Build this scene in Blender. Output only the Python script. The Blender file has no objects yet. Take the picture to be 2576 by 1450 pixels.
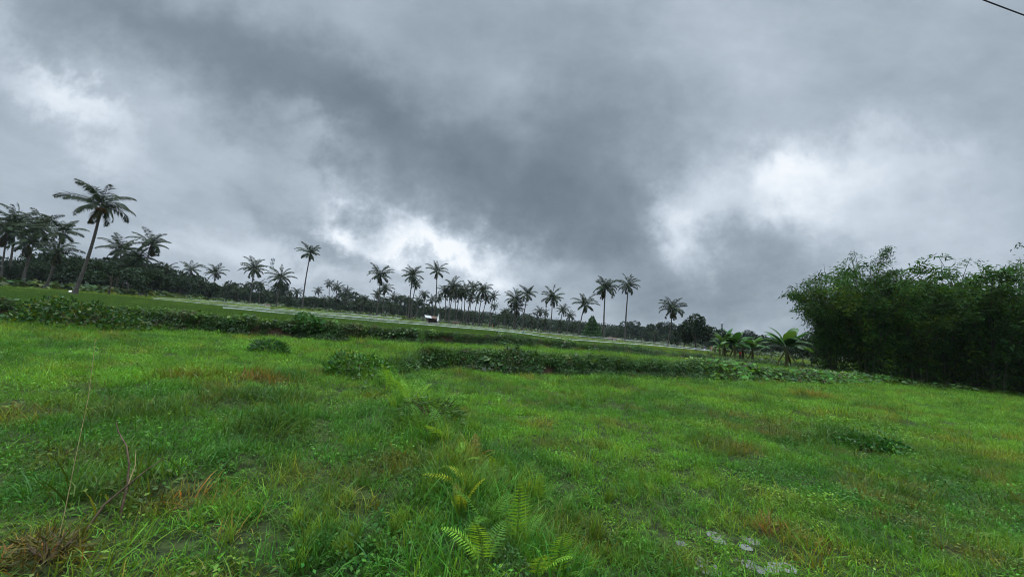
import bpy, math, random
import numpy as np
from mathutils import Vector, Matrix, Euler

rng = np.random.default_rng(11)
random.seed(5)
R = math.radians
scene = bpy.context.scene
COL = scene.collection

# ------------------------------------------------------------------ survey: photo directions -> world
F = 370.0
ROLL, CZ = R(4.3), 1.65
PITCH = math.atan(41 * math.cos(ROLL) / F)

def ray_uv(u, v):
    c, s = math.cos(ROLL), math.sin(ROLL)
    ux, vy = u * c - v * s, u * s + v * c
    cp, sp = math.cos(PITCH), math.sin(PITCH)
    return np.array([ux, cp - vy * sp, sp + vy * cp])

def ray(X, Y):                       # X, Y on a 2576 x 1450 print of the photograph
    k = 1024 / 2576
    return ray_uv((X * k - 512) / F, (288 - Y * k) / F)

def at(X, Y, D):                     # the point D metres ahead
    d = ray(X, Y)
    return d * (D / d[1]) + np.array([0, 0, CZ])

# ------------------------------------------------------------------ noise and terrain
def _hash(ix, iy, s):
    n = (ix.astype(np.int64) * 374761393 + iy.astype(np.int64) * 668265263 + s * 1442695) & 0x7fffffff
    n = ((n ^ (n >> 13)) * 1274126177) & 0x7fffffff
    return ((n ^ (n >> 16)) & 0xffff) / 65535.0

def vnoise(x, y, s=0):
    x = np.asarray(x, float); y = np.asarray(y, float)
    ix, iy = np.floor(x), np.floor(y)
    fx, fy = x - ix, y - iy
    fx = fx * fx * (3 - 2 * fx); fy = fy * fy * (3 - 2 * fy)
    a = _hash(ix, iy, s); b = _hash(ix + 1, iy, s); c = _hash(ix, iy + 1, s); d = _hash(ix + 1, iy + 1, s)
    return (a * (1 - fx) + b * fx) * (1 - fy) + (c * (1 - fx) + d * fx) * fy

def fbm(x, y, s=0, o=3):
    t = 0; a = .5; n = 0
    for k in range(o):
        t = t + a * vnoise(np.asarray(x) * 2**k, np.asarray(y) * 2**k, s + k * 7); n += a; a *= .5
    return t / n

def S(t):
    t = np.clip(t, 0, 1); return t * t * (3 - 2 * t)

B2X = [-60, -40, -20, -17, -12.8, -9, -6, -4, -1, 2, 4.4, 8, 18, 47, 80]
B2Y = [7, 10.5, 14.6, 16.2, 17.6, 19.0, 21.8, 23.7, 26.3, 28.6, 30.2, 31, 36.5, 57, 80]
B1X = [-4.2, -3.6, -2.8, 0.2, 4.0, 8.4, 12.6, 17.4, 28, 43, 60]
B1Y = [10.2, 11.6, 13.4, 14.2, 16.2, 18.2, 20.2, 22.5, 28.5, 36, 44]
def yb2(x): return np.interp(x, B2X, B2Y) + .35 * (vnoise(np.asarray(x) * .6, np.asarray(x) * 0, 3) - .5)
def yb1(x): return np.interp(x, B1X, B1Y) + .4 * (vnoise(np.asarray(x) * .7, np.asarray(x) * 0, 4) - .5)
def xl(y): return np.interp(y, [-6, 2.3, 2.9, 4.4, 6.7, 10, 10.8], [.9, .25, .05, -.5, -1.4, -3.5, -3.9])
def xB(y): return np.interp(y, [10.6, 12.5, 14.7, 18.5, 21], [-3.6, -3.3, -3.6, -6.9, -9.5])

MOUNDS = []      # x, y, radius, height
def H(x, y):
    x = np.asarray(x, float); y = np.asarray(y, float)
    tilt = -.015 * np.clip(x, -60, 60)
    m = S((x - xl(y)) / .6 + .5)
    z = tilt + .22 * (1 - m)
    d = np.abs(x - xl(y))
    z = z + .14 * np.exp(-(d / .4) ** 2) * S((11.5 - y) / 1.0) * S((y + 2) / 2)
    zB = np.maximum(np.interp(x, [-8, 0, 10, 20, 40, 70], [.56, .54, .40, .06, -.45, -.9]), tilt + .06)
    zB = np.maximum(zB - .19 * S((y - yb1(x) - 1) / 7), tilt + .04)
    mB = S((y - yb1(x)) / .5) * S((x - xB(y)) / .6)
    z = z * (1 - mB) + zB * mB
    db = np.abs(x - xB(y))
    z = z + .17 * np.exp(-(db / .45) ** 2) * S((y - 11) / 1.5) * S((yb2(x) - y) / 1.5 + 1)
    u28 = np.interp(x, [-60, -40, -15, -3, 5, 15, 30, 60], [1.55, 1.25, 1.06, 1.0, .80, .36, -.32, -.85])
    u85 = np.interp(x, [-160, -60, -20, 0, 21, 46, 100], [3.3, 2.55, 1.65, 1.1, .7, -.35, -1.1])
    k = np.clip((y - 28) / 57, 0, 1)
    zU = u28 * (1 - k) + u85 * k
    zU = zU + S((y - 260) / 300) * (9 + 10 * (fbm(x / 170., y / 170., 40) - .3))
    mU = S((y - yb2(x)) / .5)
    z = z * (1 - mU) + zU * mU
    rough = .055 * (fbm(x * 1.1, y * 1.1, 10) - .5) + .10 * (fbm(x * .35, y * .35, 20) - .5)
    z = z + rough * S((60 - y) / 40)
    for mx, my, mr, mh in MOUNDS:
        z = z + mh * np.exp(-((x - mx) ** 2 + (y - my) ** 2) / mr ** 2)
    return z

_T = np.concatenate([np.arange(1, 12, .05), np.arange(12, 160, .2)])
def onground(X, Y):                  # where a sight line meets the terrain
    d = ray(X, Y); P = d[None] * (_T / d[1])[:, None] + np.array([0, 0, CZ])
    hit = P[:, 2] <= H(P[:, 0], P[:, 1])
    k = int(np.argmax(hit)) if hit.any() else len(P) - 1
    return float(P[k, 0]), float(P[k, 1])

for X, Y, r, h in [(700, 1075, .42, .13), (590, 1175, .25, .10), (690, 1010, .4, .07), (570, 1015, .4, .06), (2150, 1112, .7, .13),
                   (1540, 965, .8, .15), (1900, 1015, .7, .12), (675, 884, .7, .12), (350, 1235, .3, .08), (2090, 1050, .8, .08),
                   (2040, 1000, .8, .10), (2210, 1030, .6, .08), (1150, 945, .6, .10), (660, 950, .8, .1), (480, 950, .9, .08)]:
    x, y = onground(X, Y); MOUNDS.append((x, y, r, h))

# ------------------------------------------------------------------ node helpers, materials
def new_mat(name):
    m = bpy.data.materials.new(name); m.use_nodes = True
    nt = m.node_tree; nt.nodes.clear()
    return m, nt, nt.nodes, nt.links

def leaf_mat(name, base, vary=.35, trans=.35, rough=.5, instancer=False, hue=(1.25, 1.0, .5), spec=.35):
    """leaf colour = base x per-leaf tone; light goes through the blade as well as off it"""
    m, nt, N, L = new_mat(name)
    out = N.new('ShaderNodeOutputMaterial')
    at_ = N.new('ShaderNodeAttribute'); at_.attribute_name = 'tone'
    if instancer:
        b = N.new('ShaderNodeAttribute'); b.attribute_type = 'INSTANCER'; b.attribute_name = 'tint'; bc = b.outputs['Color']
    else:
        b = N.new('ShaderNodeRGB'); b.outputs[0].default_value = (*base, 1); bc = b.outputs[0]
    mul = N.new('ShaderNodeMix'); mul.data_type = 'RGBA'; mul.blend_type = 'MULTIPLY'; mul.inputs[0].default_value = 1
    L.new(bc, mul.inputs[6]); L.new(at_.outputs['Color'], mul.inputs[7])
    p = N.new('ShaderNodeBsdfPrincipled'); p.inputs['Roughness'].default_value = rough
    p.inputs['Specular IOR Level'].default_value = spec
    L.new(mul.outputs[2], p.inputs['Base Color'])
    t = N.new('ShaderNodeBsdfTranslucent')
    h = N.new('ShaderNodeMix'); h.data_type = 'RGBA'; h.blend_type = 'MULTIPLY'; h.inputs[0].default_value = 1
    L.new(mul.outputs[2], h.inputs[6]); h.inputs[7].default_value = (*hue, 1)
    L.new(h.outputs[2], t.inputs['Color'])
    mx = N.new('ShaderNodeMixShader'); mx.inputs[0].default_value = trans
    L.new(p.outputs[0], mx.inputs[1]); L.new(t.outputs[0], mx.inputs[2]); L.new(mx.outputs[0], out.inputs[0])
    return m

def noisy_mat(name, c1, c2, scale=6, rough=.85, bump=.3, stretch=(1, 1, 1), spec=.2, detail=6, metallic=0):
    m, nt, N, L = new_mat(name)
    out = N.new('ShaderNodeOutputMaterial'); p = N.new('ShaderNodeBsdfPrincipled')
    tc = N.new('ShaderNodeTexCoord'); mp = N.new('ShaderNodeMapping'); mp.inputs['Scale'].default_value = stretch
    n = N.new('ShaderNodeTexNoise'); n.inputs['Scale'].default_value = scale; n.inputs['Detail'].default_value = detail
    L.new(tc.outputs['Object'], mp.inputs[0]); L.new(mp.outputs[0], n.inputs['Vector'])
    r = N.new('ShaderNodeValToRGB'); r.color_ramp.elements[0].position = .35; r.color_ramp.elements[1].position = .65
    r.color_ramp.elements[0].color = (*c1, 1); r.color_ramp.elements[1].color = (*c2, 1)
    L.new(n.outputs['Fac'], r.inputs[0]); L.new(r.outputs[0], p.inputs['Base Color'])
    b = N.new('ShaderNodeBump'); b.inputs['Strength'].default_value = bump; b.inputs['Distance'].default_value = .03
    L.new(n.outputs['Fac'], b.inputs['Height']); L.new(b.outputs[0], p.inputs['Normal'])
    p.inputs['Roughness'].default_value = rough; p.inputs['Specular IOR Level'].default_value = spec
    p.inputs['Metallic'].default_value = metallic
    L.new(p.outputs[0], out.inputs[0])
    return m

M = {}
M['grass'] = leaf_mat('grass_blades', (0, 0, 0), instancer=True, trans=.42, rough=.42, spec=.14)
M['weed'] = leaf_mat('weed_leaves', (0, 0, 0), instancer=True, trans=.3, rough=.5, spec=.2)
M['palm'] = leaf_mat('palm_leaflets', (.019, .038, .012), trans=.2, rough=.6, spec=.15)
M['tree'] = leaf_mat('broadleaf', (.016, .033, .012), trans=.2, rough=.6, spec=.15)
M['fir'] = leaf_mat('conifer_sprays', (.035, .095, .022), trans=.2, rough=.55)
M['bamboo'] = leaf_mat('bamboo_leaves', (.028, .072, .014), trans=.36, rough=.55, spec=.06)
M['banana'] = leaf_mat('banana_leaves', (.036, .100, .018), trans=.35, rough=.45, spec=.25)
M['fern'] = leaf_mat('fern_pinnae', (.15, .32, .03), trans=.38, rough=.5, spec=.12)
M['bark'] = noisy_mat('palm_bark', (.05, .046, .036), (.11, .10, .082), 3, stretch=(1, 1, 5))
M['wood'] = noisy_mat('tree_bark', (.06, .05, .04), (.13, .11, .085), 4, stretch=(1, 1, .4))
M['culm'] = noisy_mat('bamboo_culm', (.022, .032, .012), (.05, .055, .025), 3, rough=.5, stretch=(1, 1, .3))
M['stem'] = noisy_mat('banana_stem', (.09, .075, .03), (.12, .15, .05), 3, stretch=(2, 2, .4))
M['twig'] = noisy_mat('dry_twig', (.055, .035, .022), (.12, .085, .055), 20)
M['straw'] = noisy_mat('dry_stalk', (.18, .13, .06), (.28, .22, .11), 20)
M['nut'] = noisy_mat('coconut_husk', (.14, .055, .02), (.07, .07, .02), 5)
M['pole'] = noisy_mat('bamboo_pole', (.30, .26, .13), (.40, .34, .20), 8)
M['tin'] = noisy_mat('weathered_tin', (.20, .21, .22), (.36, .38, .40), 2.5, rough=.45, spec=.5)
M['rust'] = noisy_mat('rusted_tin', (.05, .03, .022), (.13, .08, .055), 3, rough=.7)
M['plank'] = noisy_mat('shed_planks', (.035, .025, .020), (.09, .065, .055), 5, stretch=(6, 6, .6))
M['post'] = noisy_mat('grey_timber', (.25, .22, .19), (.42, .38, .34), 6, stretch=(3, 3, .5))
M['plaster'] = noisy_mat('house_wall', (.55, .53, .50), (.70, .68, .64), 3)
M['tile'] = noisy_mat('clay_tiles', (.05, .028, .022), (.10, .055, .04), 5)
M['steel'] = noisy_mat('galvanised_steel', (.35, .37, .39), (.48, .50, .52), 8, rough=.5, metallic=.5)
M['rubber'] = noisy_mat('cable_sheath', (.015, .015, .02), (.03, .03, .035), 4)
def cloth(name, c): return noisy_mat(name, tuple(.75 * v for v in c), c, 9, rough=.9)
M['coral'] = cloth('coral_shirt', (.75, .24, .20)); M['purple'] = cloth('purple_shirt', (.13, .08, .33)); M['white'] = cloth('white_cloth', (.8, .8, .78))
M['red'] = cloth('red_shirt', (.62, .05, .03)); M['blue'] = cloth('blue_cloth', (.10, .16, .36)); M['cyan'] = cloth('cyan_flag', (.06, .40, .46)); M['orange'] = cloth('orange_flag', (.78, .17, .04))
M['skin'] = noisy_mat('skin', (.24, .12, .075), (.30, .16, .10), 6, rough=.6)
M['trouser'] = cloth('dark_trousers', (.04, .04, .06))
M['pale'] = cloth('pale_trousers', (.5, .42, .38))

# ------------------------------------------------------------------ mesh helpers
class MB:
    def __init__(s): s.v = []; s.f = []; s.c = []; s.n = 0
    def add(s, v, f, c=None):
        v = np.asarray(v, float).reshape(-1, 3); f = np.asarray(f, int)
        s.v.append(v); s.f.append(f + s.n); s.n += len(v)
        if c is None: c = np.ones((len(v), 3))
        c = np.asarray(c, float)
        if c.ndim == 1: c = np.tile(c, (len(v), 1))
        s.c.append(c)
    def mesh(s, name, mats, smooth=False, mi=None):
        v = np.concatenate(s.v)
        me = bpy.data.meshes.new(name)
        q = [f for f in s.f if f.shape[1] == 4]; t = [f for f in s.f if f.shape[1] == 3]
        q = np.concatenate(q) if q else np.zeros((0, 4), int); t = np.concatenate(t) if t else np.zeros((0, 3), int)
        me.vertices.add(len(v)); me.vertices.foreach_set('co', v.astype(np.float32).ravel())
        nl = q.size + t.size; me.loops.add(nl)
        me.loops.foreach_set('vertex_index', np.concatenate([q.ravel(), t.ravel()]).astype(np.int32))
        me.polygons.add(len(q) + len(t))
        ls = np.concatenate([np.arange(len(q)) * 4, q.size + np.arange(len(t)) * 3]).astype(np.int32)
        me.polygons.foreach_set('loop_start', ls)
        if smooth: me.polygons.foreach_set('use_smooth', np.ones(len(ls), bool))
        ca = me.color_attributes.new('tone', 'FLOAT_COLOR', 'POINT')
        c = np.concatenate(s.c); ca.data.foreach_set('color', np.concatenate([c, np.ones((len(c), 1))], 1).astype(np.float32).ravel())
        me.update(calc_edges=True); me.validate()
        for m in (mats if isinstance(mats, (list, tuple)) else [mats]): me.materials.append(m)
        return me
    def obj(s, name, mat, parent=None, smooth=False, loc=None):
        return link(name, s.mesh(name, mat, smooth), parent, loc)

def link(name, data, parent=None, loc=None, rot=None, scl=None):
    o = bpy.data.objects.new(name, data); COL.objects.link(o)
    if parent: o.parent = parent
    if loc is not None: o.location = loc
    if rot is not None: o.rotation_euler = rot
    if scl is not None: o.scale = (scl, scl, scl) if np.isscalar(scl) else scl
    return o

def tag(o, label=None, cat=None, group=None, kind=None):
    if label: o['label'] = label
    if cat: o['category'] = cat
    if group: o['group'] = group
    if kind: o['kind'] = kind
    return o

def thing(name, loc, label, cat, group=None, rz=0):
    o = link(name, None, None, loc, (0, 0, rz)); o.empty_display_size = .2
    return tag(o, label, cat, group)

def tube(mb, pts, rad, n=7, c=None, cap=True):
    pts = np.asarray(pts, float); k = len(pts); rad = np.broadcast_to(np.asarray(rad, float), (k,))
    tg = np.gradient(pts, axis=0); tg /= np.linalg.norm(tg, axis=1)[:, None] + 1e-9
    ref = np.array([1., 0, 0]) if abs(tg[0][0]) < .8 else np.array([0, 1., 0])
    a = np.cross(tg, ref); a /= np.linalg.norm(a, axis=1)[:, None] + 1e-9
    b = np.cross(tg, a)
    th = np.arange(n) * 2 * math.pi / n
    v = pts[:, None] + rad[:, None, None] * (np.cos(th)[None, :, None] * a[:, None] + np.sin(th)[None, :, None] * b[:, None])
    i = np.arange(k - 1)[:, None] * n; j = np.arange(n)[None]; j2 = (j + 1) % n
    f = np.stack([i + j, i + j2, i + n + j2, i + n + j], -1).reshape(-1, 4)
    mb.add(v.reshape(-1, 3), f, c)
    if cap:
        for e, s in ((0, 1), (k - 1, -1)):
            vv = np.concatenate([v[e], pts[e][None]]); jj = np.arange(n)
            ff = np.stack([jj, (jj + 1) % n, np.full(n, n)], 1)
            mb.add(vv, ff, c)

def box(mb, lo, hi, c=None):
    x0, y0, z0 = lo; x1, y1, z1 = hi
    v = [(x0, y0, z0), (x1, y0, z0), (x1, y1, z0), (x0, y1, z0), (x0, y0, z1), (x1, y0, z1), (x1, y1, z1), (x0, y1, z1)]
    mb.add(v, [(0, 3, 2, 1), (4, 5, 6, 7), (0, 1, 5, 4), (1, 2, 6, 5), (2, 3, 7, 6), (3, 0, 4, 7)], c)

def unit(a): return a / (np.linalg.norm(a, axis=-1, keepdims=True) + 1e-9)

def leaves(mb, p, d, ln, w, c, nrm=None, mid=.45, fold=0.):
    """many lens-shaped leaves at once: base p, direction d, length ln, width w"""
    n = len(p); d = unit(d)
    if nrm is None: nrm = unit(rng.normal(size=(n, 3)) + np.array([0, 0, .8]))
    s = unit(np.cross(d, nrm)); up = np.cross(s, d)
    ln = np.broadcast_to(ln, (n,))[:, None]; w = np.broadcast_to(w, (n,))[:, None]
    tip = p + d * ln; m = p + d * ln * mid
    v = np.stack([p, m + s * w * .5 + up * w * fold, tip, m - s * w * .5 + up * w * fold], 1)
    f = np.arange(n * 4).reshape(n, 4)
    mb.add(v.reshape(-1, 3), f, np.repeat(np.broadcast_to(c, (n, 3)), 4, 0))

def tones(n, lo=.65, hi=1.4, warm=.25):
    b = rng.uniform(lo, hi, n); h = rng.normal(0, warm, n)
    return np.stack([b * np.clip(1 + h, .5, 2.0), b, b * np.clip(1 - h * .6, .5, 1.6)], 1)

# ------------------------------------------------------------------ terrain: one sheet, denser near the viewer
def build_ground():
    ys = np.concatenate([np.arange(-12, 0, 1.0), np.arange(0, 40, .13), np.arange(40, 120, .8), np.geomspace(120, 900, 30)])
    xs1 = np.concatenate([np.arange(0, 14, .14), np.arange(14, 50, .45), np.geomspace(50, 900, 34)])
    xs = np.concatenate([-xs1[:0:-1], xs1])
    X, Y = np.meshgrid(xs, ys); Z = H(X, Y)
    nx, ny = len(xs), len(ys)
    i = (np.arange(ny - 1)[:, None] * nx + np.arange(nx - 1)[None]).ravel()
    mb = MB(); mb.add(np.stack([X, Y, Z], -1).reshape(-1, 3), np.stack([i, i + 1, i + nx + 1, i + nx], 1))
    m, nt, N, L = new_mat('field_soil')
    out = N.new('ShaderNodeOutputMaterial'); p = N.new('ShaderNodeBsdfPrincipled')
    tc = N.new('ShaderNodeTexCoord')
    n1 = N.new('ShaderNodeTexNoise'); n1.inputs['Scale'].default_value = .7; n1.inputs['Detail'].default_value = 8
    n2 = N.new('ShaderNodeTexNoise'); n2.inputs['Scale'].default_value = 14; n2.inputs['Detail'].default_value = 5
    L.new(tc.outputs['Object'], n1.inputs['Vector']); L.new(tc.outputs['Object'], n2.inputs['Vector'])
    r1 = N.new('ShaderNodeValToRGB'); e = r1.color_ramp.elements
    e[0].position = .32; e[0].color = (.022, .036, .009, 1); e[1].position = .7; e[1].color = (.042, .060, .014, 1)
    r2 = N.new('ShaderNodeValToRGB'); e = r2.color_ramp.elements
    e[0].position = .35; e[0].color = (.030, .030, .012, 1); e[1].position = .62; e[1].color = (1, 1, 1, 1)
    L.new(n1.outputs[0], r1.inputs[0]); L.new(n2.outputs[0], r2.inputs[0])
    # bare earth shows on the steep terrace faces
    g = N.new('ShaderNodeNewGeometry'); sx = N.new('ShaderNodeSeparateXYZ'); L.new(g.outputs['True Normal'], sx.inputs[0])
    mr = N.new('ShaderNodeMapRange'); mr.inputs[1].default_value = .80; mr.inputs[2].default_value = .95; L.new(sx.outputs[2], mr.inputs[0])
    mixm = N.new('ShaderNodeMix'); mixm.data_type = 'RGBA'; mixm.blend_type = 'MULTIPLY'; mixm.inputs[0].default_value = .8
    L.new(r1.outputs[0], mixm.inputs[6]); L.new(r2.outputs[0], mixm.inputs[7])
    soil = N.new('ShaderNodeValToRGB'); e = soil.color_ramp.elements
    e[0].color = (.018, .013, .008, 1); e[1].color = (.075, .045, .024, 1); e[0].position = .3; e[1].position = .7
    L.new(n2.outputs[0], soil.inputs[0])
    mixs = N.new('ShaderNodeMix'); mixs.data_type = 'RGBA'
    L.new(mr.outputs[0], mixs.inputs[0]); L.new(soil.outputs[0], mixs.inputs[6]); L.new(mixm.outputs[2], mixs.inputs[7])
    L.new(mixs.outputs[2], p.inputs['Base Color']); p.inputs['Roughness'].default_value = .9; p.inputs['Specular IOR Level'].default_value = .15
    b = N.new('ShaderNodeBump'); b.inputs['Strength'].default_value = .6; b.inputs['Distance'].default_value = .06
    L.new(n2.outputs[0], b.inputs['Height']); L.new(b.outputs[0], p.inputs['Normal'])
    L.new(p.outputs[0], out.inputs[0])
    o = mb.obj('ground', m, smooth=True)
    tag(o, 'terraced wet grass fields stepping up to the rice plots', 'ground', kind='structure')
build_ground()

# ------------------------------------------------------------------ clumps scattered over the fields
def blades(mb, n, rad, l0, l1, w, lean=.55, bend=.9, c=None):
    k = 4
    th = rng.uniform(0, 2 * math.pi, n); r = rad * np.sqrt(rng.uniform(0, 1, n))
    base = np.stack([r * np.cos(th), r * np.sin(th), np.full(n, -.01)], 1)
    az = rng.uniform(0, 2 * math.pi, n); le = np.abs(rng.normal(0, lean, n)); le = np.clip(le, .05, 1.3)
    ln = rng.uniform(l0, l1, n); bd = rng.uniform(.3, 1.0, n) * bend
    out = np.stack([np.cos(az), np.sin(az), 0 * az], 1); side = np.stack([-np.sin(az), np.cos(az), 0 * az], 1)
    tw = rng.uniform(-.7, .7, n)[:, None]
    P = [base]; a = le.copy()
    for i in range(k - 1):
        st = out * np.sin(a)[:, None] + np.array([0, 0, 1.]) * np.cos(a)[:, None]
        P.append(P[-1] + st * (ln / (k - 1))[:, None]); a = a + bd
    ws = [1, .95, .65, 0]; V = []
    sd = unit(side + tw * out) * w * rng.uniform(.6, 1.4, n)[:, None]
    for i in range(k - 1): V += [P[i] - sd * ws[i] * .5, P[i] + sd * ws[i] * .5]
    V.append(P[-1]); V = np.stack(V, 1)                       # n, 7, 3
    o = np.arange(n)[:, None] * 7
    q = np.concatenate([o + np.array([0, 1, 3, 2]), o + np.array([2, 3, 5, 4])]); t = o + np.array([4, 5, 6])
    c = tones(n, .6, 1.35, .18) if c is None else c
    c = np.repeat(c, 7, 0)
    m0 = mb.n
    mb.add(V.reshape(-1, 3), q, c); mb.f.append(t + m0)

def weed_clump(mb, n, rad, h, ll, lw, droop=.3):
    th = rng.uniform(0, 2 * math.pi, n); r = rad * np.sqrt(rng.uniform(0, 1, n))
    z = h * rng.uniform(.15, 1, n) * (1 - .5 * (r / rad) ** 2)
    p = np.stack([r * np.cos(th), r * np.sin(th), z], 1)
    d = np.stack([np.cos(th) + rng.normal(0, .6, n), np.sin(th) + rng.normal(0, .6, n), rng.normal(-droop, .4, n)], 1)
    leaves(mb, p, d, ll * rng.uniform(.6, 1.3, n), lw * rng.uniform(.7, 1.2, n), tones(n, .55, 1.4, .18), fold=.15,
           nrm=unit(rng.normal(0, .45, (n, 3)) + np.array([0, 0, 1.])))

SRC = bpy.data.collections.new('clump_sources')      # not linked to the scene: only scattered
def source(name, mb, mat):
    o = bpy.data.objects.new(name, mb.mesh(name, mat)); SRC.objects.link(o)
    return o
# collection children are picked in alphabetical order
for i in range(5):                                    # 0-4 short turf
    mb = MB(); blades(mb, 44, .15, .05, .15, .0045, .75, .8); weed_clump(mb, 8, .14, .05, .024, .014); source('a%02d' % i, mb, M['grass'])
for i in range(4):                                    # 5-8 taller grass
    mb = MB(); blades(mb, 30, .12, .14, .34, .006, .45, .7); source('b%02d' % i, mb, M['grass'])
for i in range(3):                                    # 9-11 low broad-leaved weeds
    mb = MB(); weed_clump(mb, 46, .17, .08, .030, .017); blades(mb, 14, .14, .06, .17, .0045); source('c%02d' % i, mb, M['weed'])
for i in range(4):                                    # 12-15 vines and shrubby growth on the banks
    mb = MB(); weed_clump(mb, 95, .30, .28, .075, .042, .5); blades(mb, 22, .26, .15, .5, .009, .6, .6); source('d%02d' % i, mb, M['weed'])
for i in range(3):                                    # 16-18 rice hills
    mb = MB(); blades(mb, 30, .13, .34, .58, .010, .22, .32); source('e%02d' % i, mb, M['grass'])
for i in range(2):                                    # 19-20 flattened dead straw
    mb = MB(); blades(mb, 30, .16, .08, .22, .006, 1.1, .4); source('f%02d' % i, mb, M['grass'])
for i in range(3):                                    # 21-23 large heart leaves
    mb = MB(); weed_clump(mb, 30, .30, .34, .20, .15, .35); source('g%02d' % i, mb, M['weed'])
for i in range(3):                                    # 24-26 tall reedy tufts
    mb = MB(); blades(mb, 46, .20, .45, 1.0, .016, .32, .5); source('h%02d' % i, mb, M['grass'])

def scatter_group():
    g = bpy.data.node_groups.new('scatter', 'GeometryNodeTree')
    g.interface.new_socket('Geometry', in_out='INPUT', socket_type='NodeSocketGeometry')
    g.interface.new_socket('Geometry', in_out='OUTPUT', socket_type='NodeSocketGeometry')
    N, L = g.nodes, g.links
    gi, go = N.new('NodeGroupInput'), N.new('NodeGroupOutput')
    ci = N.new('GeometryNodeCollectionInfo'); ci.inputs['Collection'].default_value = SRC
    ci.inputs['Separate Children'].default_value = True; ci.inputs['Reset Children'].default_value = True
    ip = N.new('GeometryNodeInstanceOnPoints'); ip.inputs['Pick Instance'].default_value = True
    def na(name, t):
        n = N.new('GeometryNodeInputNamedAttribute'); n.data_type = t; n.inputs['Name'].default_value = name; return n.outputs[0]
    L.new(gi.outputs[0], ip.inputs['Points']); L.new(ci.outputs[0], ip.inputs['Instance'])
    L.new(na('idx', 'INT'), ip.inputs['Instance Index'])
    L.new(na('rot', 'FLOAT_VECTOR'), ip.inputs['Rotation'])
    L.new(na('scl', 'FLOAT'), ip.inputs['Scale'])
    L.new(ip.outputs[0], go.inputs[0])
    return g
SCATTER = scatter_group()

def scatter(name, P, idx, scl, tint, label, cat, tilt=.15, rot=None):
    n = len(P); me = bpy.data.meshes.new(name); me.vertices.add(n)
    me.vertices.foreach_set('co', np.asarray(P, np.float32).ravel())
    def put(nm, t, key, arr):
        a = me.attributes.new(nm, t, 'POINT'); a.data.foreach_set(key, arr.ravel())
    put('idx', 'INT', 'value', np.asarray(idx, np.int32)); put('scl', 'FLOAT', 'value', np.asarray(scl, np.float32))
    if rot is None:
        rot = np.stack([rng.normal(0, tilt, n), rng.normal(0, tilt, n), rng.uniform(0, 6.283, n)], 1)
    put('rot', 'FLOAT_VECTOR', 'vector', rot.astype(np.float32))
    put('tint', 'FLOAT_COLOR', 'color', np.concatenate([tint, np.ones((n, 1))], 1).astype(np.float32))
    me.update()
    o = link(name, me); md = o.modifiers.new('scatter', 'NODES'); md.node_group = SCATTER
    return tag(o, label, cat, kind='stuff')

BRIGHT, DEEP, YEL, BROWN = np.array([.092, .246, .015]), np.array([.046, .155, .013]), np.array([.132, .244, .017]), np.array([.180, .095, .030])
spots = []        # dead / trampled brown places seen in the field: x, y, rx, ry, strength
for X, Y, rx, ry, s in [(480, 947, .5, .35, .8), (650, 950, .5, .35, .9), (690, 960, .5, .3, .8), (575, 1012, .55, .3, .8), (700, 1080, .4, .2, .5), (350, 1228, .3, .16, .9),
                     (440, 1243, .28, .16, .9), (640, 1335, .28, .12, .8), (790, 1205, .4, .2, .7), (1830, 1130, .6, .3, .9), (1920, 1335, .36, .16, 1.0), (1990, 1360, .25, .1, .8),
                     (2060, 1395, .4, .12, 1.0), (2020, 1425, .3, .1, .9), (2050, 995, 1.2, .45, .9), (2120, 1048, 1.2, .4, .7), (2400, 1112, .9, .5, .6), (1400, 1118, .5, .25, .6),
                     (1950, 1092, .8, .4, .7), (2430, 1400, .3, .2, .8), (1170, 1160, .3, .25, .7), (850, 1290, .3, .18, .6), (1200, 955, .6, .5, .7), (1500, 1125, .4, .2, .4),
                     (1700, 1420, .25, .1, .5), (120, 1400, .4, .25, 1.0), (2280, 1310, .4, .15, .6), (1560, 975, .9, .4, .5), (200, 1150, .4, .2, .6), (950, 1190, .3, .2, .4),
                     (2500, 1150, 1.2, .5, .6), (1900, 1250, .4, .15, .4), (2210, 1030, .9, .3, .7), (640, 1010, .35, .2, .5), (300, 1040, .7, .3, .5), (60, 830, 1.5, .6, .4), (1480, 1390, .25, .12, .5)]:
    x, y = onground(X, Y); spots.append((x, y, rx, ry, s))
POOLS = []        # small standing pools: x, y, radius, level
for X, Y, r in [(1795, 1348, .05), (1810, 1362, .04), (1885, 1363, .06), (1876, 1378, .04), (1770, 1425, .05), (1782, 1440, .07), (1760, 1412, .03), (1885, 1422, .05), (1900, 1435, .05), (1955, 1425, .05), (1975, 1436, .06), (1940, 1440, .04), (1712, 1372, .035), (1850, 1410, .03), (310, 905, .35), (350, 880, .3), (290, 925, .2)]:
    x, y = onground(X, Y); POOLS.append((x, y, r, float(H(x, y))))

def brownness(x, y):
    b = np.zeros_like(x)
    wx = x + .25 * (fbm(x * 3, y * 3, 61) - .5) * 2; wy = y + .25 * (fbm(x * 3, y * 3, 71) - .5) * 2
    for sx, sy, rx, ry, s in spots:
        b = np.maximum(b, s * np.exp(-(((wx - sx) / rx) ** 2 + ((wy - sy) / ry) ** 2)))
    b = np.maximum(b, .5 * S((fbm(x * 1.3, y * 1.6, 81, 4) - .62) / .10))
    return b

def field_points(y0, y1, dens, xlim=None):
    """random points of the view wedge between two distances"""
    w = 1.55; out = []
    area = w * (y1 ** 2 - y0 ** 2); n = int(area * dens)
    y = np.sqrt(rng.uniform(y0 ** 2, y1 ** 2, n)); x = rng.uniform(-1, 1, n) * w * (y + .8)
    return x, y

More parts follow.
